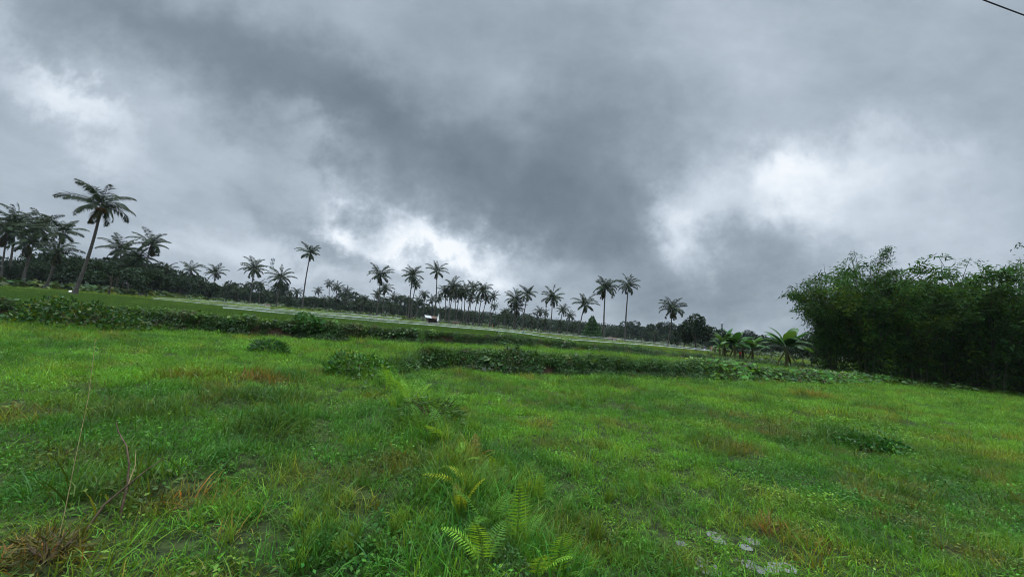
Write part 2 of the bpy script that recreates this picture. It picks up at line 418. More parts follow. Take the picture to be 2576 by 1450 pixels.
def turf():
    XS, YS, IX, SC = [], [], [], []
    for y0, y1, dens, s in [(.9, 5, 105, .95), (5, 9, 70, 1.05), (9, 16, 34, 1.3), (16, 26, 15, 1.8), (26, 46, 6, 2.6)]:
        x, y = field_points(y0, y1, dens)
        x = x + 0
        up = y > yb2(x) - .1
        keep = ~up
        keep &= ~((np.abs(y - yb1(x) - .2) < .35) & (x > -3.4) & (y > 10))
        x, y = x[keep], y[keep]
        n = len(x); ix = rng.integers(0, 5, n); sc = s * rng.uniform(.7, 1.35, n)
        d = np.abs(x - xl(y)); bund = np.exp(-(d / .55) ** 2) * S((11 - y) / 2)
        d2 = np.abs(x - xB(y)); bund = np.maximum(bund, .7 * np.exp(-(d2 / .4) ** 2) * S((y - 10.5) / 1))
        lush = fbm(x * .8, y * .8, 91, 3)
        r = rng.uniform(0, 1, n)
        ix = np.where(r < .10 + .45 * bund + .28 * S((lush - .55) / .2), rng.integers(5, 9, n), ix)
        r = rng.uniform(0, 1, n); we = fbm(x * .9 + 9, y * .9, 95, 3)
        ix = np.where(r < .08 + .3 * S((we - .52) / .2), rng.integers(9, 12, n), ix)
        b = brownness(x, y)
        ix = np.where(rng.uniform(0, 1, n) < b * .75, rng.integers(19, 21, n), ix)
        tall = (ix >= 5) & (ix <= 8)
        sc = np.where(tall & (bund < .3), sc * .62, sc)
        for mx, my, mr, mh in MOUNDS:
            sc = sc * (1 + .55 * np.exp(-((x - mx) ** 2 + (y - my) ** 2) / (mr * .9) ** 2) * (mh / .12))
        wet = np.zeros(n)
        for px_, py_, pr_, _ in POOLS:
            wet = np.maximum(wet, S(1.35 - np.hypot(x - px_, (y - py_) * 1.15) / pr_))
        keep = rng.uniform(0, 1, n) > wet * .3
        XS.append(x[keep]); YS.append(y[keep]); IX.append(ix[keep]); SC.append(sc[keep])
    x, y, ix, sc = map(np.concatenate, (XS, YS, IX, SC)); n = len(x)
    t = fbm(x * .45, y * .45, 101, 4)[:, None]; t2 = fbm(x * 1.6, y * 1.6, 111, 3)[:, None]
    tint = BRIGHT * (1 - S((t - .38) / .3)) + DEEP * S((t - .38) / .3)
    ky = .55 * S((t2 - .48) / .25); tint = tint * (1 - ky) + YEL * ky
    far = S((y - 6) / 12)[:, None] * .55; tint = tint * (1 - far) + np.array([.100, .240, .016]) * far
    kb = (np.clip(brownness(x, y) * rng.uniform(.5, 1.3, n), 0, 1) * np.where((ix >= 19) & (ix <= 20), 1.0, .85))[:, None]
    tint = tint * (1 - kb) + BROWN * rng.uniform(.6, 1.25, (n, 1)) * kb
    tint = tint * rng.uniform(.60, 1.5, (n, 1))
    tk = S((fbm(x * 1.15 + 31, y * 1.7, 131, 4) - .57) / .10)[:, None] * .6; tint = tint * (1 - tk) + np.array([.028, .095, .014]) * tk
    sc = sc * (1 + .35 * tk[:, 0])
    for mx, my, mr, mh in MOUNDS[:7]:
        k = (.8 * np.exp(-((x - mx) ** 2 + (y - my) ** 2) / (mr * .85) ** 2))[:, None]
        tint = tint * (1 - k) + np.array([.035, .105, .016]) * k
    z = H(x, y)
    scatter('grass', np.stack([x, y, z], 1), ix, sc, tint, 'wet green grass with brown dead patches covering the lower fields', 'grass', .2)
    print('turf', n)
turf()

def bank_veg(name, fx, x0, x1, count, label, zspread, big=0., tall=.15, width=.55, leafy=.55, xfilter=None, base=(.026, .070, .012)):
    x = rng.uniform(x0, x1, count)
    if xfilter is not None: x = x[xfilter(x)]
    n = len(x); yy = fx(x); t = rng.uniform(-.25, 1.25, n)
    y = yy + (t - .1) * width + rng.normal(0, .08, n)
    z = H(x, y)
    r = rng.uniform(0, 1, n)
    ix = np.where(r < leafy, rng.integers(12, 16, n), np.where(r < leafy + big, rng.integers(21, 24, n), np.where(r < leafy + big + tall, rng.integers(5, 9, n), rng.integers(9, 12, n))))
    patch = fbm(x * .5, x * 0 + 4, 7, 3)
    sc = rng.uniform(.55, 1.2, n) * (.5 + 1.15 * patch)
    tint = np.array(base) * rng.uniform(.3, 1.5, (n, 1))
    k = S((t - .75) / .5)[:, None] * .75; tint = tint * (1 - k) + np.array([.110, .215, .022]) * k * rng.uniform(.6, 1.3, (n, 1)) + 0  # shading put into the tint: bank face dark, crest growth lighter
    kb = (rng.uniform(0, 1, n) < .05 + .2 * S((fbm(x * .8, y * .8, 77) - .55) / .15))[:, None] * .85
    tint = tint * (1 - kb) + np.array([.070, .048, .020]) * kb
    drop = (fbm(x * 1.5, z * 2.5, 55, 2) > .62) & (t < .7)
    k = ~drop
    az = np.where(rng.uniform(0, 1, n) < .5, 0, 0)
    rot = np.stack([rng.normal(.45, .25, n), rng.normal(0, .2, n), rng.uniform(-.6, .6, n)], 1)
    scatter(name, np.stack([x, y, z], 1)[k], ix[k], sc[k], tint[k], label, 'undergrowth', rot=rot[k])

bank_veg('undergrowth', yb2, -42, 13, 9000, 'vines and weeds, face tinted dark for shade, covering the long terrace bank below the rice', .9, big=.02, tall=.35, leafy=.5, width=.62)
bank_veg('undergrowth', yb1, -3.9, 20, 6000, 'tangled weeds and grass on the low bank across the middle of the field', .5, tall=.55, big=.02, leafy=.35, width=.6)
bank_veg('undergrowth', yb1, 10, 42, 2600, 'bright broad leaved creepers on the bank in front of the bamboo', .5, big=.5, leafy=.4, tall=.08, width=.75, base=(.065, .165, .018))
bank_veg('undergrowth', lambda x: np.interp(x, [8, 18, 47], [31, 36.5, 57]) + .2, 8, 46, 900, 'short weeds on the low step behind the middle plot', .4, width=.6)

def tufts():                        # tall tussocks standing on the low bank, and the overgrown bund
    P, IX, SC, T = [], [], [], []
    def put(X, Y, n, spread, lo, hi, s, col, dy=.0):
        for _ in range(n):
            x, y = onground(X + random.gauss(0, spread), Y + random.gauss(0, dy))
            P.append((x, y, float(H(x, y)))); IX.append(random.randint(lo, hi)); SC.append(s * random.uniform(.6, 1.2)); T.append(np.array(col) * random.uniform(.6, 1.4))
    g1, g2, dk = (.085, .185, .022), (.13, .24, .025), (.04, .10, .02)
    for X, Y, n, sp in [(1110, 915, 26, 28), (1330, 925, 16, 18), (1480, 915, 40, 60), (1560, 930, 30, 60), (1660, 935, 20, 40), (1800, 945, 16, 50), (1010, 925, 14, 30)]:
        put(X, Y, n, sp, 24, 26, .62, (.05, .12, .015), 6); put(X, Y, n * 2, sp, 12, 15, 1.1, dk, 7); put(X, Y - 8, n, sp, 24, 26, .5, g1, 3)
    put(900, 935, 26, 22, 12, 15, .55, g1, 14); put(900, 935, 14, 22, 21, 23, .5, dk, 12)
    put(990, 880, 22, 30, 5, 8, 1.0, g2, 8); put(1450, 985, 12, 60, 24, 26, .3, g1, 14)
    for X, Y, n, sp, dy in [(1010, 980, 40, 40, 22), (1080, 1050, 50, 50, 30), (1130, 1120, 60, 60, 30), (1180, 1200, 70, 70, 30), (1260, 1290, 60, 90, 35), (1320, 1390, 50, 110, 35)]:
        put(X, Y, n, sp, 5, 8, .62, g1, dy); put(X, Y, n // 8, sp, 24, 26, .30, g2, dy); put(X, Y, n // 2, sp * .8, 12, 15, .32, dk, dy)
    put(1490, 1010, 10, 30, 24, 26, .35, g1, 10)
    put(1290, 1240, 10, 60, 24, 26, .34, g2, 25); put(880, 1360, 26, 120, 24, 26, .24, g2, 40); put(1580, 1230, 14, 60, 24, 26, .22, g2, 40)
    scatter('grass', np.array(P), IX, SC, np.array(T), 'tall grass tufts standing on the bunds and banks', 'tall grass', .15)
tufts()

# rice plots on the upper terrace: dense upright hills with narrow unplanted gaps between plots
def rice():
    P = []
    for y0, y1, dens in [(14, 34, 17), (34, 55, 9), (55, 90, 4)]:
        n = int(1.5 * (y1 ** 2 - y0 ** 2) * dens); y = np.sqrt(rng.uniform(y0 ** 2, y1 ** 2, n)); x = rng.uniform(-1, 1, n) * 1.5 * y
        k = (x < 26) & (x > -75); P.append(np.stack([x[k], y[k]], 1))
    P = np.concatenate(P); x, y = P[:, 0], P[:, 1]
    e = y - yb2(x)                                   # distance behind the bank edge
    k = e > 1.6
    for off, w in [(5.2, .8), (11.5, 1.0), (20, 1.3), (30, 1.5)]:
        k &= np.abs(e - off - .03 * x) > w
    k &= ~((x > 2) & (e < 2))
    k &= y < np.interp(x, [-70, -50, -20, 0, 20, 30], [52, 60, 72, 76, 70, 58])
    x, y = x[k], y[k]; n = len(x)
    sc = rng.uniform(.70, .88, n) * np.where(x > 4, .75, 1)
    t = fbm(x * .15, y * .15, 121, 3)[:, None]
    tint = np.array([.045, .110, .022]) * (1 - t) + np.array([.070, .145, .024]) * t
    tint = tint * rng.uniform(.75, 1.25, (n, 1))
    scatter('rice_crop', np.stack([x, y, H(x, y)], 1), rng.integers(16, 19, n), sc, tint, 'young green rice growing in plots on the upper terrace', 'rice crop', .08)
    # short grass over the bunds between plots and behind
    n = 9000; yy = np.sqrt(rng.uniform(12 ** 2, 95 ** 2, n)); xx = rng.uniform(-1, 1, n) * 1.5 * yy
    k = (yy > yb2(xx) + .3); xx, yy = xx[k], yy[k]; n = len(xx)
    tint = np.array([.125, .225, .022]) * rng.uniform(.6, 1.3, (n, 1)) + np.array([.03, .0, 0]) * (rng.uniform(0, 1, (n, 1)) < .25)
    scatter('grass', np.stack([xx, yy, H(xx, yy)], 1), rng.integers(0, 9, n), 1.0 + yy / 40, tint, 'short grass on the bunds between the rice plots', 'grass', .1)
    # bright rim of grass on the lip of the long bank
    n = 4200; xx = rng.uniform(-42, 12, n); yy = yb2(xx) + rng.uniform(.35, 1.0, n)
    tint = np.array([.105, .210, .020]) * rng.uniform(.6, 1.35, (n, 1))
    scatter('grass', np.stack([xx, yy, H(xx, yy)], 1), np.where(rng.uniform(0, 1, n) < .6, rng.integers(0, 5, n), rng.integers(5, 9, n)), rng.uniform(.8, 1.5, n), tint, 'bright strip of grass along the lip of the long bank', 'grass', .15)
rice()

# ------------------------------------------------------------------ shallow flood water among the near grass
def puddles():
    m, nt, N, L = new_mat('flood_water')
    out = N.new('ShaderNodeOutputMaterial'); p = N.new('ShaderNodeBsdfPrincipled')
    p.inputs['Base Color'].default_value = (.045, .038, .026, 1); p.inputs['Roughness'].default_value = .06; p.inputs['IOR'].default_value = 1.7
    p.inputs['Specular IOR Level'].default_value = .9; p.inputs['Metallic'].default_value = 0
    tc = N.new('ShaderNodeTexCoord'); n = N.new('ShaderNodeTexNoise'); n.inputs['Scale'].default_value = 9
    b = N.new('ShaderNodeBump'); b.inputs['Strength'].default_value = .06; b.inputs['Distance'].default_value = .02
    L.new(tc.outputs['Object'], n.inputs['Vector']); L.new(n.outputs[0], b.inputs['Height']); L.new(b.outputs[0], p.inputs['Normal'])
    g = N.new('ShaderNodeBsdfGlossy'); g.inputs['Roughness'].default_value = .05; g.inputs['Color'].default_value = (.9, .92, .95, 1); L.new(b.outputs[0], g.inputs['Normal'])
    mx = N.new('ShaderNodeMixShader'); mx.inputs[0].default_value = .32
    L.new(p.outputs[0], mx.inputs[1]); L.new(g.outputs[0], mx.inputs[2])
    n2 = N.new('ShaderNodeTexNoise'); n2.inputs['Scale'].default_value = 13; n2.inputs['Detail'].default_value = 2; r2 = N.new('ShaderNodeMapRange'); r2.inputs[1].default_value = .36; r2.inputs[2].default_value = .40
    L.new(tc.outputs['Object'], n2.inputs['Vector']); L.new(n2.outputs[0], r2.inputs[0]); tr = N.new('ShaderNodeBsdfTransparent'); mh = N.new('ShaderNodeMixShader')
    L.new(r2.outputs[0], mh.inputs[0]); L.new(tr.outputs[0], mh.inputs[1]); L.new(mx.outputs[0], mh.inputs[2]); L.new(mh.outputs[0], out.inputs[0])
    mb = MB(); n = 60
    for x, y, r, z in POOLS:
        rx, ry = 1.3 * r, 1.3 * r; z += .004
        th = np.arange(n) * 2 * math.pi / n; rr = .75 + .5 * vnoise(np.cos(th) * 1.6 + 5, np.sin(th) * 1.6 + 5, 9)
        v = np.stack([x + rx * rr * np.cos(th), y + ry * rr * np.sin(th), np.full(n, z)], 1)
        v = np.concatenate([v, [[x, y, z]]]); i = np.arange(n)
        mb.add(v, np.stack([i, (i + 1) % n, np.full(n, n)], 1))
    tag(mb.obj('water', m), 'shallow puddles of grey flood water among the grass', 'water', kind='structure')
puddles()

# ------------------------------------------------------------------ coconut palms
def crown_mesh(name, nf, L0, seed, droop=1.0, skirt=0, wid=.075, npair=34, up=0., tight=1.0):
    global rng
    keep, rng = rng, np.random.default_rng(seed)
    mb = MB()
    for k in range(nf):
        az = k * 2.39996 + rng.normal(0, .22); t = (k + .5) / nf
        el0 = R(82) * (1 - t) ** .8 + R(-52) * t + up + rng.normal(0, .10)
        L = L0 * rng.uniform(.82, 1.08) * (.72 + .28 * math.sin(math.pi * min(1, .25 + t)))
        dead = k >= nf - skirt
        if dead: el0 = R(-68) + rng.normal(0, .1); L *= .8
        m = 12; s = np.linspace(0, 1, m); bend = (R(74) + rng.normal(0, .22)) * droop * (.5 if dead else 1) * tight
        el = el0 - bend * s ** 1.6
        az_ = az + rng.normal(0, .25) * s ** 1.5
        dirs = np.stack([np.cos(el) * np.cos(az_), np.cos(el) * np.sin(az_), np.sin(el)], 1)
        pts = np.concatenate([[np.zeros(3)], np.cumsum(dirs[:-1] * (L / (m - 1)), 0)]) + dirs[0] * .08
        base_c = np.array([2.3, 1.25, .9]) * rng.uniform(.5, 1.1) if dead else np.array([1.0, 1.0, 1.0]) * rng.uniform(.65, 1.25) * np.array([rng.uniform(.85, 1.3), 1, 1])
        tube(mb, pts, np.linspace(.055, .012, m), 4, base_c * np.array([1.7, 1.25, .9]), cap=False)
        ss = np.linspace(.10, .99, npair)
        P = np.stack([np.interp(ss, s, pts[:, i]) for i in range(3)], 1); D = unit(np.stack([np.interp(ss, s, dirs[:, i]) for i in range(3)], 1))
        side = unit(np.cross(D, np.array([0, 0, 1.]) + .15 * rng.normal(size=3)))
        roll = rng.normal(0, .35)
        side = unit(side * math.cos(roll) + np.cross(D, side) * math.sin(roll))
        ll = L0 * .23 * np.sin(math.pi * np.clip(.16 + ss * .80, 0, 1)) ** .6
        for sg in (-1, 1):
            n = npair; d = side * sg + D * (.55 + .5 * ss[:, None]) + np.array([0, 0, -1.]) * (.5 + .5 * rng.uniform(0, 1, (n, 1))) + rng.normal(0, .10, (n, 3))
            if dead: d = d + np.array([0, 0, -1.2])
            gap = rng.uniform(0, 1, n) > .06
            leaves(mb, P[gap], d[gap], (ll * rng.uniform(.8, 1.1, n))[gap], wid * rng.uniform(.8, 1.2, n)[gap], (base_c * rng.uniform(.75, 1.25, (n, 1)))[gap], nrm=unit(np.cross(d, D) * sg + rng.normal(0, .25, (n, 3)))[gap], mid=.3)
    me = mb.mesh(name, M['palm']); rng = keep
    return me

CROWNS = [crown_mesh('palm_crown_%d' % i, nf, 4.6, 100 + i, dr, sk, wd, 30) for i, (nf, dr, sk, wd) in enumerate(
    [(22, .95, 0, .13), (22, 1.15, 3, .13), (25, 1.05, 0, .13), (18, .8, 2, .13), (27, 1.3, 6, .13), (17, .95, 0, .14)])]
BIGCROWN = crown_mesh('palm_crown_big', 22, 4.8, 341, 1.25, 3, .085, 50)

def nut_mesh():
    mb = MB()
    for k in range(9):
        a = k * 2.4; c = np.array([.30 * math.cos(a), .30 * math.sin(a), -.30 - .09 * (k % 3)]); r = .13
        lat = np.linspace(0, math.pi, 6); lon = np.arange(7) * 2 * math.pi / 7
        v = c + r * np.stack([np.outer(np.sin(lat), np.cos(lon)), np.outer(np.sin(lat), np.sin(lon)), 1.25 * np.outer(np.cos(lat), np.ones(7))], -1).reshape(-1, 3)
        i = np.arange(5)[:, None] * 7; j = np.arange(7)[None]
        mb.add(v, np.stack([i + j, i + (j + 1) % 7, i + 7 + (j + 1) % 7, i + 7 + j], -1).reshape(-1, 4))
    return mb.mesh('coconuts', M['nut'], True)
NUTS = nut_mesh()

npalm = [0]
def palm(bx, by, cx, cy, r, label, var=None, depth=None, group='coconut palms along the treeline', crown=None, nuts=False):
    """base and crown sight lines in 4000-pixel print units, r the frond length there"""
    k = .644; D = depth or float(np.clip(4.3 * 1445 / r, 62, 215))
    b = at(bx * k, by * k, D); zg = float(H(b[0], b[1])); t = at(cx * k, cy * k, D)
    root = thing('coconut_palm', (b[0], b[1], zg - .05), label, 'palm tree', group)
    top = np.array([t[0] - b[0], rng.normal(0, .12), max(2.0, t[2] - zg)])
    s = np.linspace(0, 1, 14)[:, None]; bow = rng.normal(0, .25, 3) * np.array([1, 1, 0]) * (top[2] / 14)
    pts = top * s + bow * np.sin(math.pi * s) ** 1 * 1.0; pts[:, 0] += -.06 * top[0] * np.sin(math.pi * s[:, 0])
    h = top[2]; r0 = .17 if h < 12 else .21
    if crown is not None: r0 = .19
    rad = r0 * (1 - .42 * s[:, 0]) + .14 * np.exp(-s[:, 0] * 22) * 1.2
    rad = rad * (1 + .03 * np.cos(np.arange(14) * 2.1))
    mb = MB(); tube(mb, pts, rad, 8); mb.obj('trunk', M['bark'], root, smooth=True)
    i = npalm[0]; npalm[0] += 1
    me = crown if crown is not None else CROWNS[var if var is not None else i % len(CROWNS)]
    sc = r / 1445 * D / 4.3
    c = link('crown', me, root, top, (rng.normal(0, .12), rng.normal(0, .12), rng.uniform(0, 6.28)), sc)
    if nuts: link('coconut_cluster', NUTS, root, top, (0, 0, 1), 1.3)
    return root

palm(288, 1150, 398, 800, 122, 'tallest nearest coconut palm, leaning right, alone in the left field', depth=44, crown=BIGCROWN, nuts=True, group='coconut palms at the left edge')
GL = 'coconut palms at the left edge'
palm(3, 1112, 30, 905, 92, 'coconut palm cut by the left edge of the photo', 1, 72, GL)
palm(28, 1112, 62, 868, 88, 'dense dark coconut palm second from the left edge', 2, 76, GL)
palm(80, 1112, 150, 885, 90, 'crowded coconut palm left of the tall leaning palm', 0, 74, GL)
palm(95, 1110, 118, 950, 80, 'lower dark coconut palm under the crowded left crowns', 4, 70, GL)
palm(185, 1114, 246, 905, 82, 'coconut palm with a pale visible trunk just left of the tall leaning palm', 3, 72, GL)
palm(170, 1116, 222, 985, 76, 'drooping coconut palm beneath the pale trunked palm', 4, 68, GL)
palm(553, 1155, 588, 950, 74, 'coconut palm with the highest crown of the pair right of the tall leaning palm', 1, 82, GL)
palm(445, 1150, 474, 975, 76, 'coconut palm left of the pair, wide crown half hidden', 0, 84, GL)
palm(545, 1150, 545, 1010, 70, 'low bushy coconut palm in front of the pair', 4, 82, GL)
palm(500, 1150, 505, 1040, 60, 'short dark coconut palm between the pair', 2, 84, GL)
palm(640, 1150, 645, 1062, 52, 'dull dark coconut palm against the left woods', 4, 110, GL)
palm(740, 1160, 747, 1050, 46, 'small coconut palm rising over the woods, first of two', 3, 125, GL)
palm(832, 1170, 840, 1062, 46, 'small coconut palm rising over the woods, second of two', 0, 130, GL)
palm(974, 1190, 991, 1047, 58, 'coconut palm with open crown beside the lattice mast', 2)
palm(1011, 1190, 1012, 1115, 34, 'short coconut palm under the mast palm', 1, 120)
palm(1077, 1205, 1098, 1082, 60, 'round crowned coconut palm left of the slender tall palm', 0, 100)
palm(1179, 1212, 1214, 987, 55, 'slender very tall coconut palm with a small high crown', 3, 105)
palm(1243, 1210, 1243, 1135, 25, 'small far coconut palm right of the slender tall palm', 5, 180)
palm(1284, 1212, 1286, 1107, 27, 'thin coconut palm, first of a far trio', 5, 180)
palm(1308, 1215, 1317, 1122, 33, 'bushy coconut palm in the middle of a far trio', 2, 180)
palm(1352, 1215, 1356, 1135, 29, 'wide coconut palm, last of a far trio', 0, 180)
palm(1158, 1208, 1160, 1142, 30, 'low coconut palm behind the slender trunk', 4, 160)
palm(1418, 1225, 1420, 1170, 33, 'low coconut palm left of the three tall ones', 4, 160)
palm(1469, 1236, 1486, 1073, 60, 'bushy coconut palm, first of three tall ones left of the shed', 1, 104)
palm(1490, 1236, 1503, 1128, 38, 'shorter coconut palm under the first of three tall ones', 4, 112)
palm(1472, 1232, 1475, 1150, 30, 'small coconut palm behind the first of three tall ones', 2, 170)
palm(1593, 1245, 1611, 1073, 52, 'coconut palm, middle of the three tall ones left of the shed', 0, 108)
palm(1603, 1245, 1624, 1108, 34, 'browner coconut palm tucked behind the middle tall one', 4, 120)
palm(1692, 1238, 1707, 1057, 52, 'open star shaped coconut palm rising above the tin roofed shed', 3, 108)
GF = 'small far coconut palms'
for bx, cx, cy, r in [(1537, 1537, 1162, 30), (1562, 1564, 1166, 27), (1587, 1587, 1170, 24), (1632, 1634, 1168, 27), (1652, 1657, 1150, 28), (1684, 1688, 1170, 32), (1345, 1350, 1175, 28), (1290, 1292, 1170, 26), (1712, 1716, 1165, 26)]:
    palm(bx, 1235, cx, cy, r, 'small dark coconut palm among the far trees behind the tall trio', None, 170 + rng.uniform(-15, 25), GF)
GY_ = 'young palms at the foot of the woods'
for bx, cy, r in [(660, 1098, 38), (700, 1110, 34), (780, 1120, 36), (880, 1130, 34), (930, 1135, 30), (1040, 1155, 32), (1125, 1165, 30), (1200, 1172, 28), (1265, 1172, 30), (1385, 1188, 32), (1445, 1192, 30), (1520, 1198, 30), (1555, 1196, 26), (1612, 1200, 26), (1665, 1205, 28), (1720, 1212, 24), (1790, 1222, 24), (1850, 1228, 24), (1945, 1240, 22), (1985, 1243, 26), (2075, 1252, 24), (2125, 1256, 26), (2185, 1262, 26), (2240, 1268, 24), (2555, 1300, 24), (2660, 1305, 26)]:
    palm(bx, cy + 45, bx + 2, cy, r, 'low young palm at the foot of the dark woods', None, 135 + rng.uniform(-20, 25), GY_)
for bx, cx, cy, r in [(1752, 1757, 1150, 38), (1772, 1780, 1155, 36), (1795, 1806, 1150, 38), (1830, 1838, 1160, 34), (1845, 1866, 1165, 34), (1880, 1900, 1168, 30)]:
    palm(bx, 1266, cx, cy, r, 'lower coconut palm crowded inside the dense stand right of the shed', None, 122 + rng.uniform(-5, 10), 'crowded palms of the dense stand')
palm(1738, 1258, 1740, 1138, 40, 'leftmost coconut palm of the dense stand right of the shed', 4, 112)
palm(1753, 1262, 1773, 1120, 50, 'fullest coconut palm of the dense stand right of the shed', 2, 112)
palm(1780, 1264, 1796, 1138, 40, 'thin trunked coconut palm inside the dense stand', 1, 120)
palm(1807, 1270, 1816, 1134, 46, 'straight coconut palm in the middle of the dense stand', 0, 112)
palm(1817, 1275, 1850, 1122, 42, 'leaning coconut palm of the dense stand with a narrow crown', 3, 114)
palm(1867, 1275, 1887, 1134, 47, 'coconut palm near the right end of the dense stand', 4, 112)
palm(1911, 1279, 1927, 1156, 32, 'small slender coconut palm ending the dense stand', 5, 125)
palm(1912, 1279, 1931, 1195, 24, 'low coconut palm beside the slender last one', 1, 150)
palm(2007, 1287, 2014, 1166, 56, 'bushy coconut palm of the close pair above the blue flag', 0, 100)
palm(2012, 1287, 2017, 1205, 46, 'drooping coconut palm below the bushy one of the close pair', 4, 102)
palm(2039, 1287, 2062, 1147, 50, 'leaning coconut palm of the close pair above the blue flag', 3, 100)
palm(1968, 1280, 1970, 1220, 25, 'little coconut palm left of the close pair', 2, 190)
palm(2146, 1300, 2157, 1160, 54, 'coconut palm with one long frond out to the right', 2, 100)
palm(2180, 1304, 2198, 1210, 34, 'shorter leaning coconut palm right of the long fronded one', 0, 118)
palm(2099, 1292, 2108, 1216, 29, 'small coconut palm left of the long fronded one', 1, 150)
palm(2131, 1298, 2131, 1222, 26, 'tiny coconut palm behind the long fronded one', 5, 170)
palm(2212, 1306, 2226, 1232, 30, 'small coconut palm left of the conical tree', 2, 150)
palm(2259, 1313, 2285, 1186, 60, 'broad coconut palm leaning over the conical tree', 3, 92)
palm(2358, 1322, 2366, 1125, 66, 'tall coconut palm with a brown skirt of dead fronds', 4, 88)
palm(2441, 1328, 2455, 1112, 56, 'tall straight coconut palm right of the skirted one', 0, 92)
palm(2605, 1336, 2627, 1206, 64, 'solitary coconut palm with hanging fronds at the right of the row', 4, 84)

# ------------------------------------------------------------------ broadleaf trees
def crown_cloud(name, lobes, n, ll, lw, seed, mat, droop=.1):
    global rng
    keep, rng = rng, np.random.default_rng(seed); mb = MB()
    lobes = np.asarray(lobes, float); vol = lobes[:, 3] ** 2
    which = rng.choice(len(lobes), n, p=vol / vol.sum())
    d = unit(rng.normal(size=(n, 3))); rr = rng.uniform(.45, 1.0, n) ** .5
    # leafy clumps: bunch leaves round sub-centres so that gaps open between them
    cen = unit(rng.normal(size=(len(lobes), 26, 3))); pick = rng.integers(0, 26, n)
    d = unit(d * .42 + cen[which, pick] * .9)
    p = lobes[which, :3] + d * (rr * lobes[which, 3])[:, None] * np.array([1, 1, .8])
    dirv = d + rng.normal(0, .8, (n, 3)) + np.array([0, 0, -droop])
    tn = tones(n, .6, 1.45, .2) * np.repeat(rng.uniform(.75, 1.3, (len(lobes), 1)), 1, 1)[which]
    leaves(mb, p, dirv, ll * rng.uniform(.6, 1.3, n), lw * rng.uniform(.7, 1.3, n), tn)
    me = mb.mesh(name, mat); rng = keep
    return me

def lobes_round(seed, n=9, spread=.55):      # unit tree: 1 m tall
    r = np.random.default_rng(seed); L = []
    for k in range(n):
        a = k * 2.4; t = (k + .5) / n
        L.append((spread * .42 * math.sqrt(t * .9) * math.cos(a) + r.normal(0, .03), spread * .42 * math.sqrt(t * .9) * math.sin(a), .80 - .42 * t + r.normal(0, .05), r.uniform(.12, .20)))
    return L
TREES = [crown_cloud('tree_crown_%d' % i, lobes_round(i + 50, 8 + i, sp), 2600, .055, .034, 70 + i, M['tree']) for i, sp in enumerate([.9, 1.2, .7, 1.5, 1.0])]
def trunk_mesh():
    mb = MB(); tube(mb, [(0, 0, -.02), (.01, 0, .15), (0, .01, .35), (.01, 0, .6)], [.035, .025, .02, .01], 7)
    for a, z, l in [(0.3, .3, .25), (2.2, .36, .22), (4.1, .33, .27), (5.3, .42, .2)]:
        tube(mb, [(0, 0, z), (.4 * l * math.cos(a), .4 * l * math.sin(a), z + .12), (l * math.cos(a), l * math.sin(a), z + .28)], [.014, .010, .004], 5)
    return mb.mesh('tree_trunk', M['wood'], True)
TRUNK = trunk_mesh()

def tree(X, Ytop, D, label, group=None, var=0, name='broadleaf_tree', cat='tree', wide=1.0, sink=0.):
    b = at(X, Ytop, D); zg = float(H(b[0], b[1])); h = max(2.0, b[2] - zg)
    root = thing(name, (b[0], b[1], zg - sink), label, cat, group, rng.uniform(0, 6.28))
    link('trunk', TRUNK, root, None, None, (h * .8, h * .8, h))
    link('crown', TREES[var % 5], root, None, None, (h * wide * .95, h * wide * .95, h * 1.04))
    return root

TOPX = [-60, 0, 120, 280, 330, 420, 520, 600, 700, 850, 1000, 1130, 1250, 1400, 1500, 1600, 1700, 1850, 2000, 2150, 2350]
TOPY = [650, 655, 645, 640, 660, 672, 700, 706, 722, 742, 752, 768, 790, 800, 812, 822, 826, 838, 850, 858, 870]
DEP = [75, 78, 85, 92, 95, 105, 130, 140, 150, 165, 175, 190, 215, 215, 205, 190, 175, 150, 140, 140, 140]
i = 0
for row, (step, dd, up, grp, lab) in enumerate([
        (27, 1.0, 14, 'trees along the edge of the fields', 'dark broadleaf tree in the front of the woods behind the palms'),
        (38, 1.22, 2, 'trees in the second row of the woods', 'taller dark tree showing over the front of the woods')]):
    X = -70.0
    while X < 2330:
        yt = np.interp(X, TOPX, TOPY) + up + rng.normal(0, 7) * (1.6 if row else 1)
        if row and rng.uniform() < .2: yt -= 12
        side = 'at left' if X < 520 else ('past the nets' if X < 1200 else ('right of centre' if X < 1800 else 'past the bananas'))
        tree(X, yt, np.interp(X, TOPX, DEP) * dd * rng.uniform(.94, 1.06), lab + ', ' + side, grp + ' ' + side, i, wide=rng.uniform(.95, 1.35))
        i += 1; X += step * rng.uniform(.7, 1.3)

# named trees one can pick out
def cone_tree():
    b = at(1488, 850, 88); zg = float(H(b[0], b[1])); t = at(1488, 792, 88); h = t[2] - zg
    root = thing('conical_tree', (b[0], b[1], zg), 'dense bright green conical tree below the broad leaning palm', 'tree')
    mb = MB(); n = 6500; u = rng.uniform(0, 1, n) ** .6; z = h * (1 - u) * .97 + .2; rad = h * .42 * u ** .8 * (1 + .16 * np.sin(z * 7)) * rng.uniform(.6, 1.05, n)
    a = rng.uniform(0, 6.283, n); rad = rad * (.62 + .75 * fbm(a * 2.2, z * 2.2, 17, 3)); p = np.stack([rad * np.cos(a), rad * np.sin(a), z], 1)
    d = np.stack([np.cos(a), np.sin(a), np.full(n, -.35)], 1) + rng.normal(0, .5, (n, 3))
    leaves(mb, p, d, .30, .16, tones(n, .5, 1.6, .15)); mb.obj('crown', M['fir'], root)
    mb = MB(); tube(mb, [(0, 0, 0), (0, 0, h * .5), (0, 0, h * .9)], [.14, .09, .02], 7); mb.obj('trunk', M['wood'], root)
cone_tree()
